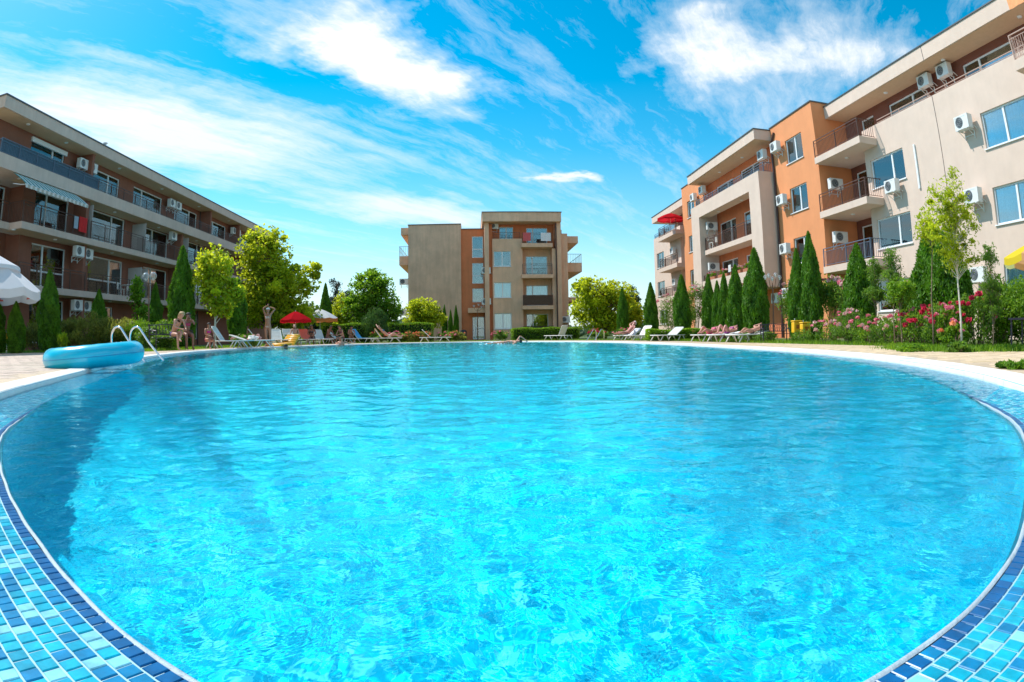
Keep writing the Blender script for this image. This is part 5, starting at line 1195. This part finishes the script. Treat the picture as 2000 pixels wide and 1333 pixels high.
def ladder(x, y, rz, label):
    t = empty('pool_ladder', (x, y, .05), rz, label, 'ladder', 'steel pool ladders')
    for s in (-.25, .25):
        q = MB(); pts = [(s, .75, -.02), (s, .75, .40)] + [(s, .53+.22*math.cos(a), .40+.20*math.sin(a)) for a in np.linspace(.25, PI*.70, 9)] + [(s, .1, .28), (s, -.35, -.06), (s, -.52, -.22), (s, -.56, -.4), (s, -.56, -.9)]
        q.tube(pts, .021, 10); q.build('handrail', M_STEEL, t, smooth=True)
    for z in (-.45, -.65, -.85):
        q = MB(); q.box(-.25, -.60, z-.015, .25, -.52, z+.015); q.build('rung', M_STEEL, t)
ladder(-6.3, 10.5, R(70), 'shiny steel ladder rails behind the blue swim ring')
ladder(6.4, 33.0, R(-42), 'steel ladder rails at the far right curve of the pool')

# yellow floats, bins, benches, lamps
def float_(x, y, z, rz, tilt, label, w=.62):
    t = empty('air_mattress', (x, y, z), rz, label, 'air mattress'); t.rotation_euler = (tilt, 0, rz)
    for k in range(5):
        q = MB(); yy = -.28+.14*k; q.tube([(-w*.98, yy, 0), (-w*.9, yy, 0), (0, yy, 0), (w*.9, yy, 0), (w*.98, yy, 0)], [.02, .066, .07, .066, .02], 10); q.build('air_chamber', mat('yellow_vinyl', (.85, .42, .01), .35, coat=.3), t, smooth=True)
float_(-8.72, 28.6, .33, R(-22), R(40), 'yellow air mattress propped upright at the pool edge', .42); float_(-8.9, 27.2, .13, R(-30), R(4), 'flat orange yellow air mattress left of the upright one', .6)
def bin_(x, y, h, r, m, label, cat='bin', lid=True, z=.03):
    t = empty('litter_bin', (x, y, z), 0, label, cat); q = MB(); q.lathe([(r*.8, 0), (r*.95, h*.1), (r, h*.75), (r*.96, h*.78)], 14); q.poly([(r*.8*math.cos(2*PI*k/14), r*.8*math.sin(2*PI*k/14), 0) for k in range(14)]); q.build('drum', m, t, smooth=True)
    if lid: q = MB(); q.lathe([(r*1.03, h*.76), (r*1.03, h*.82), (r*.8, h*.95), (.01, h)], 14); q.build('lid', m, t, smooth=True)
M_YBIN = mat('yellow_bin', (.85, .46, .01), .45)
def bin_on_post(x, y, z, label):
    t = empty('litter_bin', (x, y, .03), 0, label, 'bin', 'yellow litter bins'); q = MB(); q.tube([(0, .12, 0), (0, .12, z+.25)], .02, 8); q.build('post', M_STEEL, t)
    q = MB(); q.box(-.14, -.1, z-.18, .14, .1, z+.14); q.build('drum', M_YBIN, t, bevel=.03); q = MB(); q.box(-.15, -.11, z+.145, .15, .11, z+.19); q.build('lid', M_YBIN, t, bevel=.02); q = MB(); q.box(-.07, -.118, z-.05, .07, -.112, z+.06); q.build('opening', mat('bin_slot_shade', (.35, .12, .01), .7), t)  # opening is a darker plate, the shade of the slot put into its colour
bin_on_post(9.35, 16.25, .48, 'yellow litter bin right of the dark bench, left of two'); bin_on_post(9.3, 15.65, .42, 'yellow litter bin right of the dark bench, right of two'); bin_on_post(-16.6, 16.85, .52, 'yellow litter box at the left edge under the parasol')
bin_(-.9, 55.6, .95, .26, mat('dark_bin', (.04, .04, .05), .6), 'dark bin beside the entrance door of the middle building')
M_IRON = mat('dark_iron', (.05, .035, .05), .45, metal=.3)
def bench(x, y, rz, label, w=1.2, m=None):
    m = m or M_IRON; t = empty('bench', (x, y, .04), rz, label, 'bench', 'dark iron garden benches')
    for k in range(4): q = MB(); q.box(-w/2, -.22+k*.115, .42, w/2, -.13+k*.115, .445); q.build('seat_slat', m, t)
    q = MB()
    for z in (.55, .86): q.tube([(-w/2, .26+(z-.45)*.2, z), (0, .27+(z-.45)*.2, z+(.04 if z > .7 else 0)), (w/2, .26+(z-.45)*.2, z)], .016, 6)
    for k in range(12):
        a = -w/2+.05+k*(w-.1)/11; q.tube([(a, .28, .55), (a+.05, .31, .70), (a, .34, .87)], .009, 5); q.tube([(a+.05, .28, .55), (a, .31, .70), (a+.05, .34, .87)], .009, 5)
    q.build('backrest', m, t)
    for s in (-1, 1):
        for yy in (-.2, .25):
            q = MB(); q.tube([(s*w/2, yy*1.15, 0), (s*w/2, yy, .2), (s*w/2, yy, .43), (s*w/2, yy*(1.1 if yy > 0 else 1), .66 if yy < 0 else .9)], .02, 6); q.build('leg', m, t)
        q = MB(); q.tube([(s*w/2, -.2, .66), (s*w/2, 0, .68), (s*w/2, .27, .66)], .022, 6); q.build('armrest', m, t)
bench(8.95, 16.9, R(-14), 'dark ornate iron bench beside the yellow bins', 1.0); bpy.data.objects['bench'].scale = (.85, .85, .64); bench(-10.35, 19.3, R(62), 'dark iron bench where the two women sit', 1.6); bench(-18.9, 18.6, R(60), 'dark bench in deep shade at the far left', 1.2)
def lamp(x, y, h, globes, label, r=.15):
    t = empty('street_lamp', (x, y, .03), 0, label, 'lamp post'); m = mat('rust_lamp_metal', (.22, .10, .06), .5)
    q = MB(); q.tube([(0, 0, 0), (0, 0, .25), (0, 0, h-.28)], [.05, .035, .026], 8)
    for (dx, dz) in globes: q.tube([(0, 0, h-.42), (dx*.6, 0, h-.40), (dx, 0, h+dz-.16)], .014, 6)
    q.build('post', m, t)
    for (dx, dz) in globes:
        q = MB(); q.lathe([(r*math.sin(a), -r*math.cos(a)) for a in np.linspace(.25, PI-.001, 10)], 14, (dx, 0, h+dz)); g_ = q.build('globe', GLOBE, t, smooth=True)
        q = MB(); q.lathe([(.03, -.02), (.03, .05), (.012, .09), (.001, .1)], 8, (dx, 0, h+dz-r)); q.build('bulb', M_PLASTIC, g_)
def globe_material():
    m = bpy.data.materials.new('clear_globe'); m.use_nodes = True; g = NT(m.node_tree); g.n.clear(); out = g.add('ShaderNodeOutputMaterial')
    fr = g.add('ShaderNodeLayerWeight', i_Blend=.35); tr = g.add('ShaderNodeBsdfTransparent', i_Color=(.9, .92, .92, 1)); gl = g.add('ShaderNodeBsdfGlossy', i_Roughness=.05); df = g.add('ShaderNodeBsdfDiffuse', i_Color=(.8, .8, .8, 1))
    a = g.add('ShaderNodeMixShader', i_0=.5, i_1=gl.outputs[0], i_2=df.outputs[0]); mx = g.add('ShaderNodeMixShader', i_0=g.math('MULTIPLY_ADD', fr.outputs['Facing'], .9, .12, clamp=True), i_1=tr.outputs[0], i_2=a.outputs[0]); g.l.new(mx.outputs[0], out.inputs[0]); return m
GLOBE = globe_material()
lamp(-14, 23.9, 3.12, ((-.2, 0), (.2, 0)), 'brown lamp post with two clear globes before the brown building', .17)
lamp(11, 20.9, 2.38, ((-.30, 0), (-.15, .06), (.15, .10), (.32, .0), (0, -.05)), 'rusty lamp post with a cluster of five small globes before the portal', .075)
lamp(.35, 54.6, 3.0, ((-.3, 0), (.1, .12), (.35, -.1)), 'thin lamp with three globes in front of the entrance door', .10)

# things on the balconies
def plastic_chair(x, y, z, rz, m, label):
    t = empty('plastic_chair', (x, y, z), rz, label, 'chair'); q = MB(); q.box(-.22, -.22, .42, .22, .22, .45); q.build('seat', m, t)
    q = MB(); q.box(-.21, .2, .46, .21, .23, .86); q.build('backrest', m, t)
    for a in (-.19, .19):
        for b in (-.19, .19): q = MB(); q.box(a-.018, b-.018, 0, a+.018, b+.018, .419); q.build('leg', m, t)
plastic_chair(-21.7, 33.2, 3.14, R(100), M_PLASTIC, 'white plastic chair on the first floor balcony with a closed curtain, nearer one'); plastic_chair(-21.7, 34.6, 3.14, R(60), M_PLASTIC, 'white plastic chair on the first floor balcony by the open door'); plastic_chair(17.0, 41.3, 6.37, R(-80), M_PLASTIC, 'white chair on the middle balcony of the portal')
def table(x, y, z, label, cloth=None):
    t = empty('balcony_table', (x, y, z), 0, label, 'table'); q = MB(); q.lathe([(.01, .70), (.38, .70), (.39, .715), (.38, .73), (.01, .73)], 18); q.build('tabletop', M_PLASTIC, t)
    for k in range(4): a = PI/4+k*PI/2; q = MB(); q.tube([(.28*math.cos(a), .28*math.sin(a), .7), (.32*math.cos(a), .32*math.sin(a), 0)], .018, 6); q.build('leg', M_PLASTIC, t)
table(-21.7, 33.9, 3.14, 'white table between two chairs on the shaded first floor balcony'); table(17.2, 42.0, 6.37, 'round white table in the left corner of the portal balcony')
def hung(x0, y0, z0, x1, y1, z1, col, label, fr=None):
    q = MB(); n = 8; rg = random.Random(int(abs(y0*100)))
    for k in range(n):
        a, b = k/n, (k+1)/n; o0, o1 = .015*math.sin(k*2.1), .015*math.sin((k+1)*2.1)
        if abs(x1-x0) < .01: q.poly([(x0+o0, y0+(y1-y0)*a, z0), (x0+o1, y0+(y1-y0)*b, z0), (x0, y0+(y1-y0)*b, z1), (x0, y0+(y1-y0)*a, z1)])
        else: q.poly([(x0+(x1-x0)*a, y0+o0, z0), (x0+(x1-x0)*b, y0+o1, z0), (x0+(x1-x0)*b, y0, z1), (x0+(x1-x0)*a, y0, z1)])
    o = q.build('towel', mat('cloth_%03d' % len(MATS), col, .95, var=.12, vscale=10)); m_ = o.modifiers.new('thickness', 'SOLIDIFY'); m_.thickness = .01; return tag(o, label, 'towel', 'towels drying on railings')
hung(-21.1, 27.5, 6.25, -21.1, 28.3, 7.06, (.60, .02, .02), 'red towel on the brown building railing under the striped awning'); hung(-21.1, 27.0, 6.35, -21.1, 27.4, 7.0, (.35, .42, .50), 'pale blue towel beside the red one on the railing')
hung(-22.05, 20.8, 6.7, -22.05, 21.4, 7.6, (.78, .78, .80), 'white sheet drying high at the left edge balcony'); hung(4.5, 55.13, 8.85, 5.2, 55.13, 9.62, (.65, .12, .12), 'red towel on the top balcony of the middle building'); hung(6.1, 55.13, 8.85, 7.0, 55.13, 9.6, (.80, .76, .76), 'white towel on the top balcony of the middle building')
hung(16.4, 37.0, 4.3, 16.4, 37.4, 4.75, (.75, .72, .70), 'small white cloth on the lower portal balcony')
hung(17.2, 10.3, 10.85, 17.2, 11.6, 11.25, (.85, .36, .16), 'orange patterned cloth hung under the top right roof corner')
# striped awning
AW = empty('striped_awning', (-21.2, 21.4, 8.13), 0, 'green and white striped awning over a second floor balcony of the brown building', 'awning'); st = MB(); NS = 30; w = 5.6
for k in range(NS):
    a, b = w*k/NS, w*(k+1)/NS; z0, z1 = .02, -.66
    for i in range(3):
        f0, f1 = i/3, (i+1)/3; st.poly([(1.05*f0, a, z0+(z1-z0)*f0+.03*math.sin(PI*f0)), (1.05*f1, a, z0+(z1-z0)*f1+.03*math.sin(PI*f1)), (1.05*f1, b, z0+(z1-z0)*f1+.03*math.sin(PI*f1)), (1.05*f0, b, z0+(z1-z0)*f0+.03*math.sin(PI*f0))], k % 2)
st.build('canopy', [cloth_mat('awning_green', (.10, .33, .30), .2), cloth_mat('awning_white', (.72, .74, .72), .2)], AW)
st = MB()
for k in range(NS*2):
    a, b = w*k/NS/2, w*(k+1)/NS/2; st.poly([(1.052, a, -.66), (1.052, b, -.66), (1.055, b, -.84+.03*(k % 2)), (1.055, a, -.84+.03*((k+1) % 2))], (k//2) % 2)
st.build('scalloped_edge', [mat('awning_edge_white', (.70, .66, .62), .9), mat('awning_edge_beige', (.45, .42, .36), .9)], AW)
for yy in (.08, w-.08): q = MB(); q.tube([(.05, yy, -.5), (.6, yy, -.62), (1.03, yy, -.68)], .02, 6); q.build('arm', M_PVC, AW)
q = MB(); q.tube([(1.03, .0, -.67), (1.03, w, -.67)], .025, 6); q.build('front_bar', M_PVC, AW)
# flower boxes on the portal balcony
for k, (yy, c, lab) in enumerate(((34.6, 'pale', 'flower box at the near end of the lower portal balcony'), (36.6, 'pale', 'flower box with pale blossoms on the lower portal balcony, second from near'), (38.8, 'pink', 'flower box with pink blossoms on the lower portal balcony, third from near'), (41.0, 'red', 'flower box with reddish blossoms at the far end of the lower portal balcony'))):
    b = bush('flower_box', 16.62, yy, .2, .38, lab, M_LINDEN, 500, .09, .05, 210+k, (c, 'pale'), 12, 1.5, cat='flower box', group='flower boxes on the portal balcony', ry=.85, clusters=12); b.location[2] = 4.28
    boxobj('trough', b, mat('terracotta', (.45, .16, .08), .8), -.1, -.8, -.17, .1, .8, .02)
# side table with frame at the right edge
t = empty('garden_table', (8.05, 6.25, .05), R(20), 'dark metal table frame at the right edge of the picture', 'table')
q = MB(); q.box(-.35, -.2, .45, .35, .2, .48); q.build('tabletop', M_IRON, t)
for a in (-.3, .3):
    for b in (-.16, .16): q = MB(); q.box(a-.012, b-.012, 0, a+.012, b+.012, .449); q.build('leg', M_IRON, t)
# satellite dish like round vent and lights on the left roof edge
q = MB(); q.lathe([(.01, .0), (.10, .03), (.16, .10), (.155, .11), (.09, .045), (.01, .015)], 14); q.tube([(0, 0, -.12), (0, 0, .02)], .02, 6); o = q.build('roof_lamp', M_PVC); o.location = (-21.3, 29.6, 11.66); tag(o, 'small white lamp standing on the roof edge of the brown building', 'lamp')

# ------------------------------------------------------------------ people
M_SKIN = {k: mat('skin_'+k, c, .5, var=.05, vscale=8) for k, c in (('tan', (.46, .19, .11)), ('fair', (.56, .27, .18)), ('brown', (.28, .11, .065)), ('pink', (.60, .26, .20)))}
M_HAIR = {k: mat('hair_'+k, c, .7) for k, c in (('dark', (.03, .018, .012)), ('blond', (.42, .28, .13)), ('white', (.78, .76, .74)), ('brown', (.12, .06, .03)))}
def skinned(name, chain_pts, edges, rad, m, parent, root=0, sub=1):
    me = bpy.data.meshes.new(name); me.from_pydata([tuple(p) for p in chain_pts], edges, []); me.materials.append(m)
    o = link_mesh(name, me, parent); md = o.modifiers.new('skin', 'SKIN'); md.use_smooth_shade = True; md.branch_smoothing = .3
    if not me.skin_vertices: me.skin_vertices.new()
    for i, r in enumerate(rad):
        sv = me.skin_vertices[0].data[i]; sv.radius = (r, r) if not isinstance(r, tuple) else r; sv.use_root = (i == root)
    s = o.modifiers.new('smooth', 'SUBSURF'); s.levels = sub; s.render_levels = sub
    return o
def person(x, y, z, rz, J, label, skin='tan', hair='dark', suit=(.05, .05, .2), top=None, scale=1.0, group=None, capc=None, long_hair=False, shorts=False, cut=None):
    """J: joint name -> local position; the figure looks towards -y before turning"""
    t = empty('person', (x, y, z), rz, label, 'person', group); t.scale = (scale,)*3
    V = []; Rd = []; E = []; id_ = {}
    def add(n, r, prev=None, p=None):
        id_[n] = len(V); V.append(Vector(J[n] if p is None else p)); Rd.append(r)
        if prev: E.append((id_[prev], id_[n]))
    add('pelvis', .125); add('waist', .105, 'pelvis'); add('chest', .13, 'waist'); add('neck', .052, 'chest')
    head = Vector(J['head']); nk = Vector(J['neck']); fdir = Vector(J.get('look', (0, -1, 0))).normalized()
    add('skull', .085, 'neck', nk.lerp(head, .55) + fdir*.012); add('crown', .072, 'skull', head + (head-nk).normalized()*.045)
    for s in 'LR':
        if 'sh'+s in J:
            add('sh'+s, .052, 'chest'); add('el'+s, .038, 'sh'+s); add('wr'+s, .026, 'el'+s)
            w = Vector(J['wr'+s]); e = Vector(J['el'+s]); d = (w-e).normalized(); side = d.cross(Vector((0, 1, .3))).normalized()
            add('palm'+s, .032, 'wr'+s, w+d*.07)
            for k in range(4): add(f'f{k}{s}', .0085, 'palm'+s, w+d*(.15-.012*abs(k-1.3))+side*(k-1.5)*.018); 
            add('th'+s, .010, 'palm'+s, w+d*.09+side*.05)
        if 'hip'+s in J:
            add('hip'+s, .092, 'pelvis'); add('kn'+s, .058, 'hip'+s); add('an'+s, .037, 'kn'+s); add('toe'+s, .030, 'an'+s)
            V[id_['hip'+s]] = Vector(J['hip'+s])
    body = skinned('body', V, E, Rd, M_SKIN[skin], t)
    # face: nose, eyes, mouth, ears sit on the front of the head
    c = Vector(nk).lerp(head, .62); up_ = (head-nk).normalized(); rt_ = up_.cross(fdir).normalized()
    fm = mat('face_marks', (.09, .03, .025), .6)
    q = MB(); q.tube([c+fdir*.085+up_*.02, c+fdir*.105-up_*.012], [.006, .013], 6); q.build('nose', M_SKIN[skin], t)
    for s in (-1, 1):
        q = MB(); q.tube([c+rt_*s*.088+up_*.02, c+rt_*s*.09-up_*.02], .012, 6); q.build('ear', M_SKIN[skin], t)
        q = MB(); q.tube([c+fdir*.082+rt_*s*.032+up_*.03-rt_*.01, c+fdir*.082+rt_*s*.032+up_*.03+rt_*.01], .006, 6); q.build('eye', fm, t)
    q = MB(); q.tube([c+fdir*.088-up_*.045-rt_*.02, c+fdir*.088-up_*.045+rt_*.02], .005, 6); q.build('mouth', fm, t)
    q = MB(); hc = c+up_*.045-fdir*.022
    ax = [rt_, fdir, up_]; n0 = 0
    prof = [(math.sin(a), math.cos(a)) for a in np.linspace(0.01, 1.75, 7)]
    base = len(q.v)
    for r_, z_ in prof:
        for k in range(14):
            an = 2*PI*k/14; fr_ = math.sin(an); cutf = 1 if z_ > .2 or fr_ < .2 else .86
            p = hc + rt_*(.098*r_*math.cos(an)) + fdir*(.104*r_*fr_*cutf) + up_*(.088*z_ if fr_ < .3 or z_ > .15 else .088*max(z_, .15)); q.v.append(tuple(p))
    for i in range(6):
        for k in range(14): q.f.append((base+i*14+k, base+i*14+(k+1) % 14, base+(i+1)*14+(k+1) % 14, base+(i+1)*14+k)); q.m.append(0)
    if long_hair: q.tube([hc-fdir*.07, c-fdir*.10-up_*.08, c-fdir*.09-up_*.24], [.06, .05, .02], 8)
    q.build('cap' if capc else 'hair', mat('cap_cloth', capc, .8) if capc else M_HAIR[hair], t, smooth=True)
    if 'hipL' in J:
        P = Vector(J['pelvis']); f = .42 if shorts else .16
        pts = [P, P.lerp(Vector(J['waist']), .35), V[id_['hipL']], V[id_['hipL']].lerp(Vector(J['knL']), f), V[id_['hipR']], V[id_['hipR']].lerp(Vector(J['knR']), f)]
        skinned('shorts' if shorts else 'swim_bottom', pts, [(0, 1), (0, 2), (2, 3), (0, 4), (4, 5)], [.137, .12, .104, .096 if shorts else .09, .104, .096 if shorts else .09], mat('suit_%s' % str(suit), suit, .7), t)
    if top:
        C_ = Vector(J['chest']); u_ = (nk-C_).normalized(); lr = u_.cross(fdir).normalized()
        skinned('swim_top', [C_+fdir*.03-lr*.10, C_+fdir*.06-lr*.06, C_+fdir*.05, C_+fdir*.06+lr*.06, C_+fdir*.03+lr*.10], [(0, 1), (1, 2), (2, 3), (3, 4)], [.05, .085, .06, .085, .05], mat('suit_%s' % str(top), top, .7), t, root=2)
    return t
def base_pose():
    return dict(pelvis=(0, 0, .93), waist=(0, .0, 1.06), chest=(0, .0, 1.27), neck=(0, 0, 1.46), head=(0, -.01, 1.62), hipL=(-.09, 0, .86), hipR=(.09, 0, .86), knL=(-.10, -.02, .49), knR=(.10, .02, .49), anL=(-.10, .02, .07), anR=(.10, .04, .07), toeL=(-.11, -.14, .03), toeR=(.11, -.12, .03))
J = base_pose(); J.update(shL=(-.165, 0, 1.42), elL=(-.24, -.04, 1.66), wrL=(-.06, -.02, 1.76), shR=(.165, 0, 1.42), elR=(.38, .02, 1.62), wrR=(.14, 0, 1.70), look=(.3, -1, -.1))
person(-8.95, 25.9, .05, R(-15), J, 'standing tanned woman drying her hair with both arms raised', 'tan', 'white', (.62, .40, .33), (.62, .40, .33), scale=1.0)
def seated(lean=.15, arms='lap', seat=.45, knee_out=.0, look=(0, -1, -.2)):
    J = dict(pelvis=(0, 0, seat+.10), waist=(0, .0-lean*.25, seat+.24), chest=(0, -lean*.7, seat+.44), neck=(0, -lean*1.3, seat+.62), head=(0, -lean*1.9, seat+.77), hipL=(-.09, -.04, seat+.08), hipR=(.09, -.04, seat+.08), knL=(-.12-knee_out, -.46, seat+.08), knR=(.12+knee_out, -.46, seat+.06), anL=(-.12, -.48, .08), anR=(.12, -.44, .08), toeL=(-.13, -.64, .03), toeR=(.13, -.60, .03), look=look)
    J.update(shL=(-.165, -lean*1.1, seat+.57), shR=(.165, -lean*1.1, seat+.57))
    if arms == 'lap': J.update(elL=(-.23, -lean-.10, seat+.33), wrL=(-.10, -lean-.32, seat+.25), elR=(.23, -lean-.10, seat+.33), wrR=(.10, -lean-.32, seat+.25))
    if arms == 'face': J.update(elL=(-.2, -lean-.26, seat+.42), wrL=(-.06, -lean-.22, seat+.64), elR=(.2, -lean-.26, seat+.42), wrR=(.06, -lean-.2, seat+.62))
    return J
J = seated(.34, look=(0, -1, -.6)); J['knR'] = (.05, -.48, .62); J['anR'] = (-.12, -.58, .36); J['toeR'] = (-.14, -.72, .30)
person(-10.15, 19.05, .05, R(62), J, 'woman with white hair band leaning forward with crossed legs on the left bench', 'fair', 'blond', (.12, .08, .25), None, long_hair=True)
person(-10.05, 19.95, .05, R(40), seated(.15, 'face'), 'dark haired woman sitting upright beside the leaning woman on the bench', 'brown', 'dark', (.05, .05, .08), (.45, .05, .12), long_hair=True)
J = seated(.1, 'lap', seat=.34); person(-9.55, 20.7, .05, R(50), J, 'child wrapped in a pink and magenta towel next to the bench', 'tan', 'dark', (.70, .04, .16), (.60, .03, .22), scale=.8)
def lying(knee=.5, back=.15, legs='bent'):
    """lies along -x (head) to +x (feet); turned by rz"""
    J = dict(pelvis=(0, 0, .12), waist=(-.14, 0, .14+back*.12), chest=(-.34, 0, .16+back*.35), neck=(-.52, 0, .18+back*.6), head=(-.67, 0, .22+back*.75), hipL=(.06, -.09, .12), hipR=(.06, .09, .12), look=(.35, 0, .9))
    J.update(shL=(-.48, -.16, .17+back*.5), shR=(-.48, .16, .17+back*.5), elL=(-.62, -.34, .22+back*.6), wrL=(-.72, -.14, .26+back*.75), elR=(-.26, .26, .14+back*.3), wrR=(-.05, .22, .16))
    if legs == 'bent': J.update(knL=(.36, -.10, .12+knee), anL=(.62, -.10, .10), toeL=(.78, -.10, .05), knR=(.42, .11, .12+knee*.45), anR=(.80, .12, .08), toeR=(.92, .12, .14))
    if legs == 'both': J.update(knL=(.34, -.12, .12+knee), anL=(.52, -.12, .08), toeL=(.68, -.12, .04), knR=(.30, .12, .12+knee*.92), anR=(.46, .12, .08), toeR=(.62, .12, .04))
    if legs == 'flat': J.update(knL=(.46, -.10, .15), anL=(.88, -.11, .08), toeL=(.94, -.12, .20), knR=(.47, .10, .15), anR=(.89, .11, .08), toeR=(.95, .12, .20))
    return J
person(8.75, 21.9, .305, R(212), lying(.24, .1, 'bent'), 'sunbathing woman in pink lying with one knee raised', 'pink', 'dark', (.75, .08, .22), (.75, .08, .22), scale=.85)
person(8.75, 20.2, .305, R(210), lying(.28, .1, 'both'), 'sunbathing woman with both knees raised next to the woman in pink', 'pink', 'dark', (.35, .05, .25), (.35, .05, .25), scale=.85)
person(9.0, 18.7, .305, R(208), lying(.12, .2, 'bent'), 'sunbather leaning up at the end of the nearest right lounger', 'fair', 'brown', (.12, .08, .08), None, scale=.8)
person(8.1, 32.25, .305, R(214), lying(.1, .62, 'flat'), 'man in a white cap and grey shorts reclining on the far right lounger', 'pink', 'white', (.16, .16, .19), None, capc=(.85, .85, .83), shorts=True)
person(-5.35, 38.7, .345, R(3), lying(.2, .7, 'bent'), 'man in blue reclining on the orange towel', 'fair', 'brown', (.65, .62, .58), (.04, .12, .35), shorts=True)
for a in ((-9.3, 31.3, R(20), 'fair', 'person sitting back on a lounger under the red umbrella, left of its pole', (.5, .5, .55), 'brown'), (-9.0, 33.7, R(10), 'brown', 'dark haired woman sitting forward in front of the red orange towel', (.03, .03, .04), 'dark'), (-8.75, 36.3, R(60), 'brown', 'seated person with dark hair under the orange and white umbrella', (.15, .05, .2), 'dark'), (-8.0, 37.3, R(-30), 'fair', 'long haired woman bending forward right of the orange and white umbrella', (.3, .06, .1), 'brown'), (-7.75, 38.6, R(20), 'tan', 'person sitting low behind the group, left of the blue towel', (.55, .08, .08), 'dark')):
    x, y, rz, sk, lab, su, hr = a; person(x, y, .03, rz, seated(.2 if 'back' not in lab else -.15, 'lap', .31), lab, sk, hr, su, None if 'person' in lab else su, long_hair='woman' in lab, scale=.97)
# swimmers: bathers stand on the floor of the pool, the water hides the rest
J = base_pose(); J.update(shL=(-.17, 0, 1.42), elL=(-.35, -.1, 1.30), wrL=(-.5, -.3, 1.35), shR=(.17, 0, 1.42), elR=(.33, -.1, 1.28), wrR=(.45, -.3, 1.33), look=(0, -1, 0))
person(-7.75, 24.7, -1.52, R(150), J, 'bather with only the dark head above water below the yellow mattress', 'tan', 'dark', (.05, .05, .1))
person(-6.9, 31.9, -1.22, R(170), J, 'bather with wet hair and bare shoulders leaning at the far left edge', 'fair', 'brown', (.05, .05, .1))
J = dict(pelvis=(.0, 0, 0), waist=(-.13, 0, .02), chest=(-.33, 0, .03), neck=(-.5, 0, .03), head=(-.66, 0, .05), hipL=(.08, -.09, -.01), hipR=(.08, .09, -.01), knL=(.5, -.1, -.08), knR=(.5, .1, -.02), anL=(.92, -.1, -.12), anR=(.9, .1, -.05), toeL=(1.05, -.1, -.16), toeR=(1.05, .1, -.08), look=(-.2, -.9, -.5))
J.update(shL=(-.46, -.17, .04), elL=(-.62, -.24, .30), wrL=(-.86, -.2, .12), shR=(-.46, .17, .0), elR=(-.2, .25, -.15), wrR=(.05, .22, -.2))
person(1.45, 27.6, .06, R(180-8), J, 'swimmer doing the crawl across the middle of the pool', 'fair', 'dark', (.04, .08, .2), (.04, .08, .2), scale=.95)
q = MB(); rg = random.Random(4)
for k in range(70):
    a = rg.uniform(0, 2*PI); r_ = rg.random()**.6; x, y = 1.0+.75*r_*math.cos(a)*1.1, 27.6+.22*r_*math.sin(a); s = rg.uniform(.012, .045); z = rg.random()**3*.14
    q.lathe([(.001, -s*.6), (s, 0), (.001, s*.6)], 5, (x, y, z))
o = q.build('splash', mat('water_foam', (.85, .9, .92), .3)); tag(o, 'white splash of water round the swimmer', 'splash', None, 'stuff')
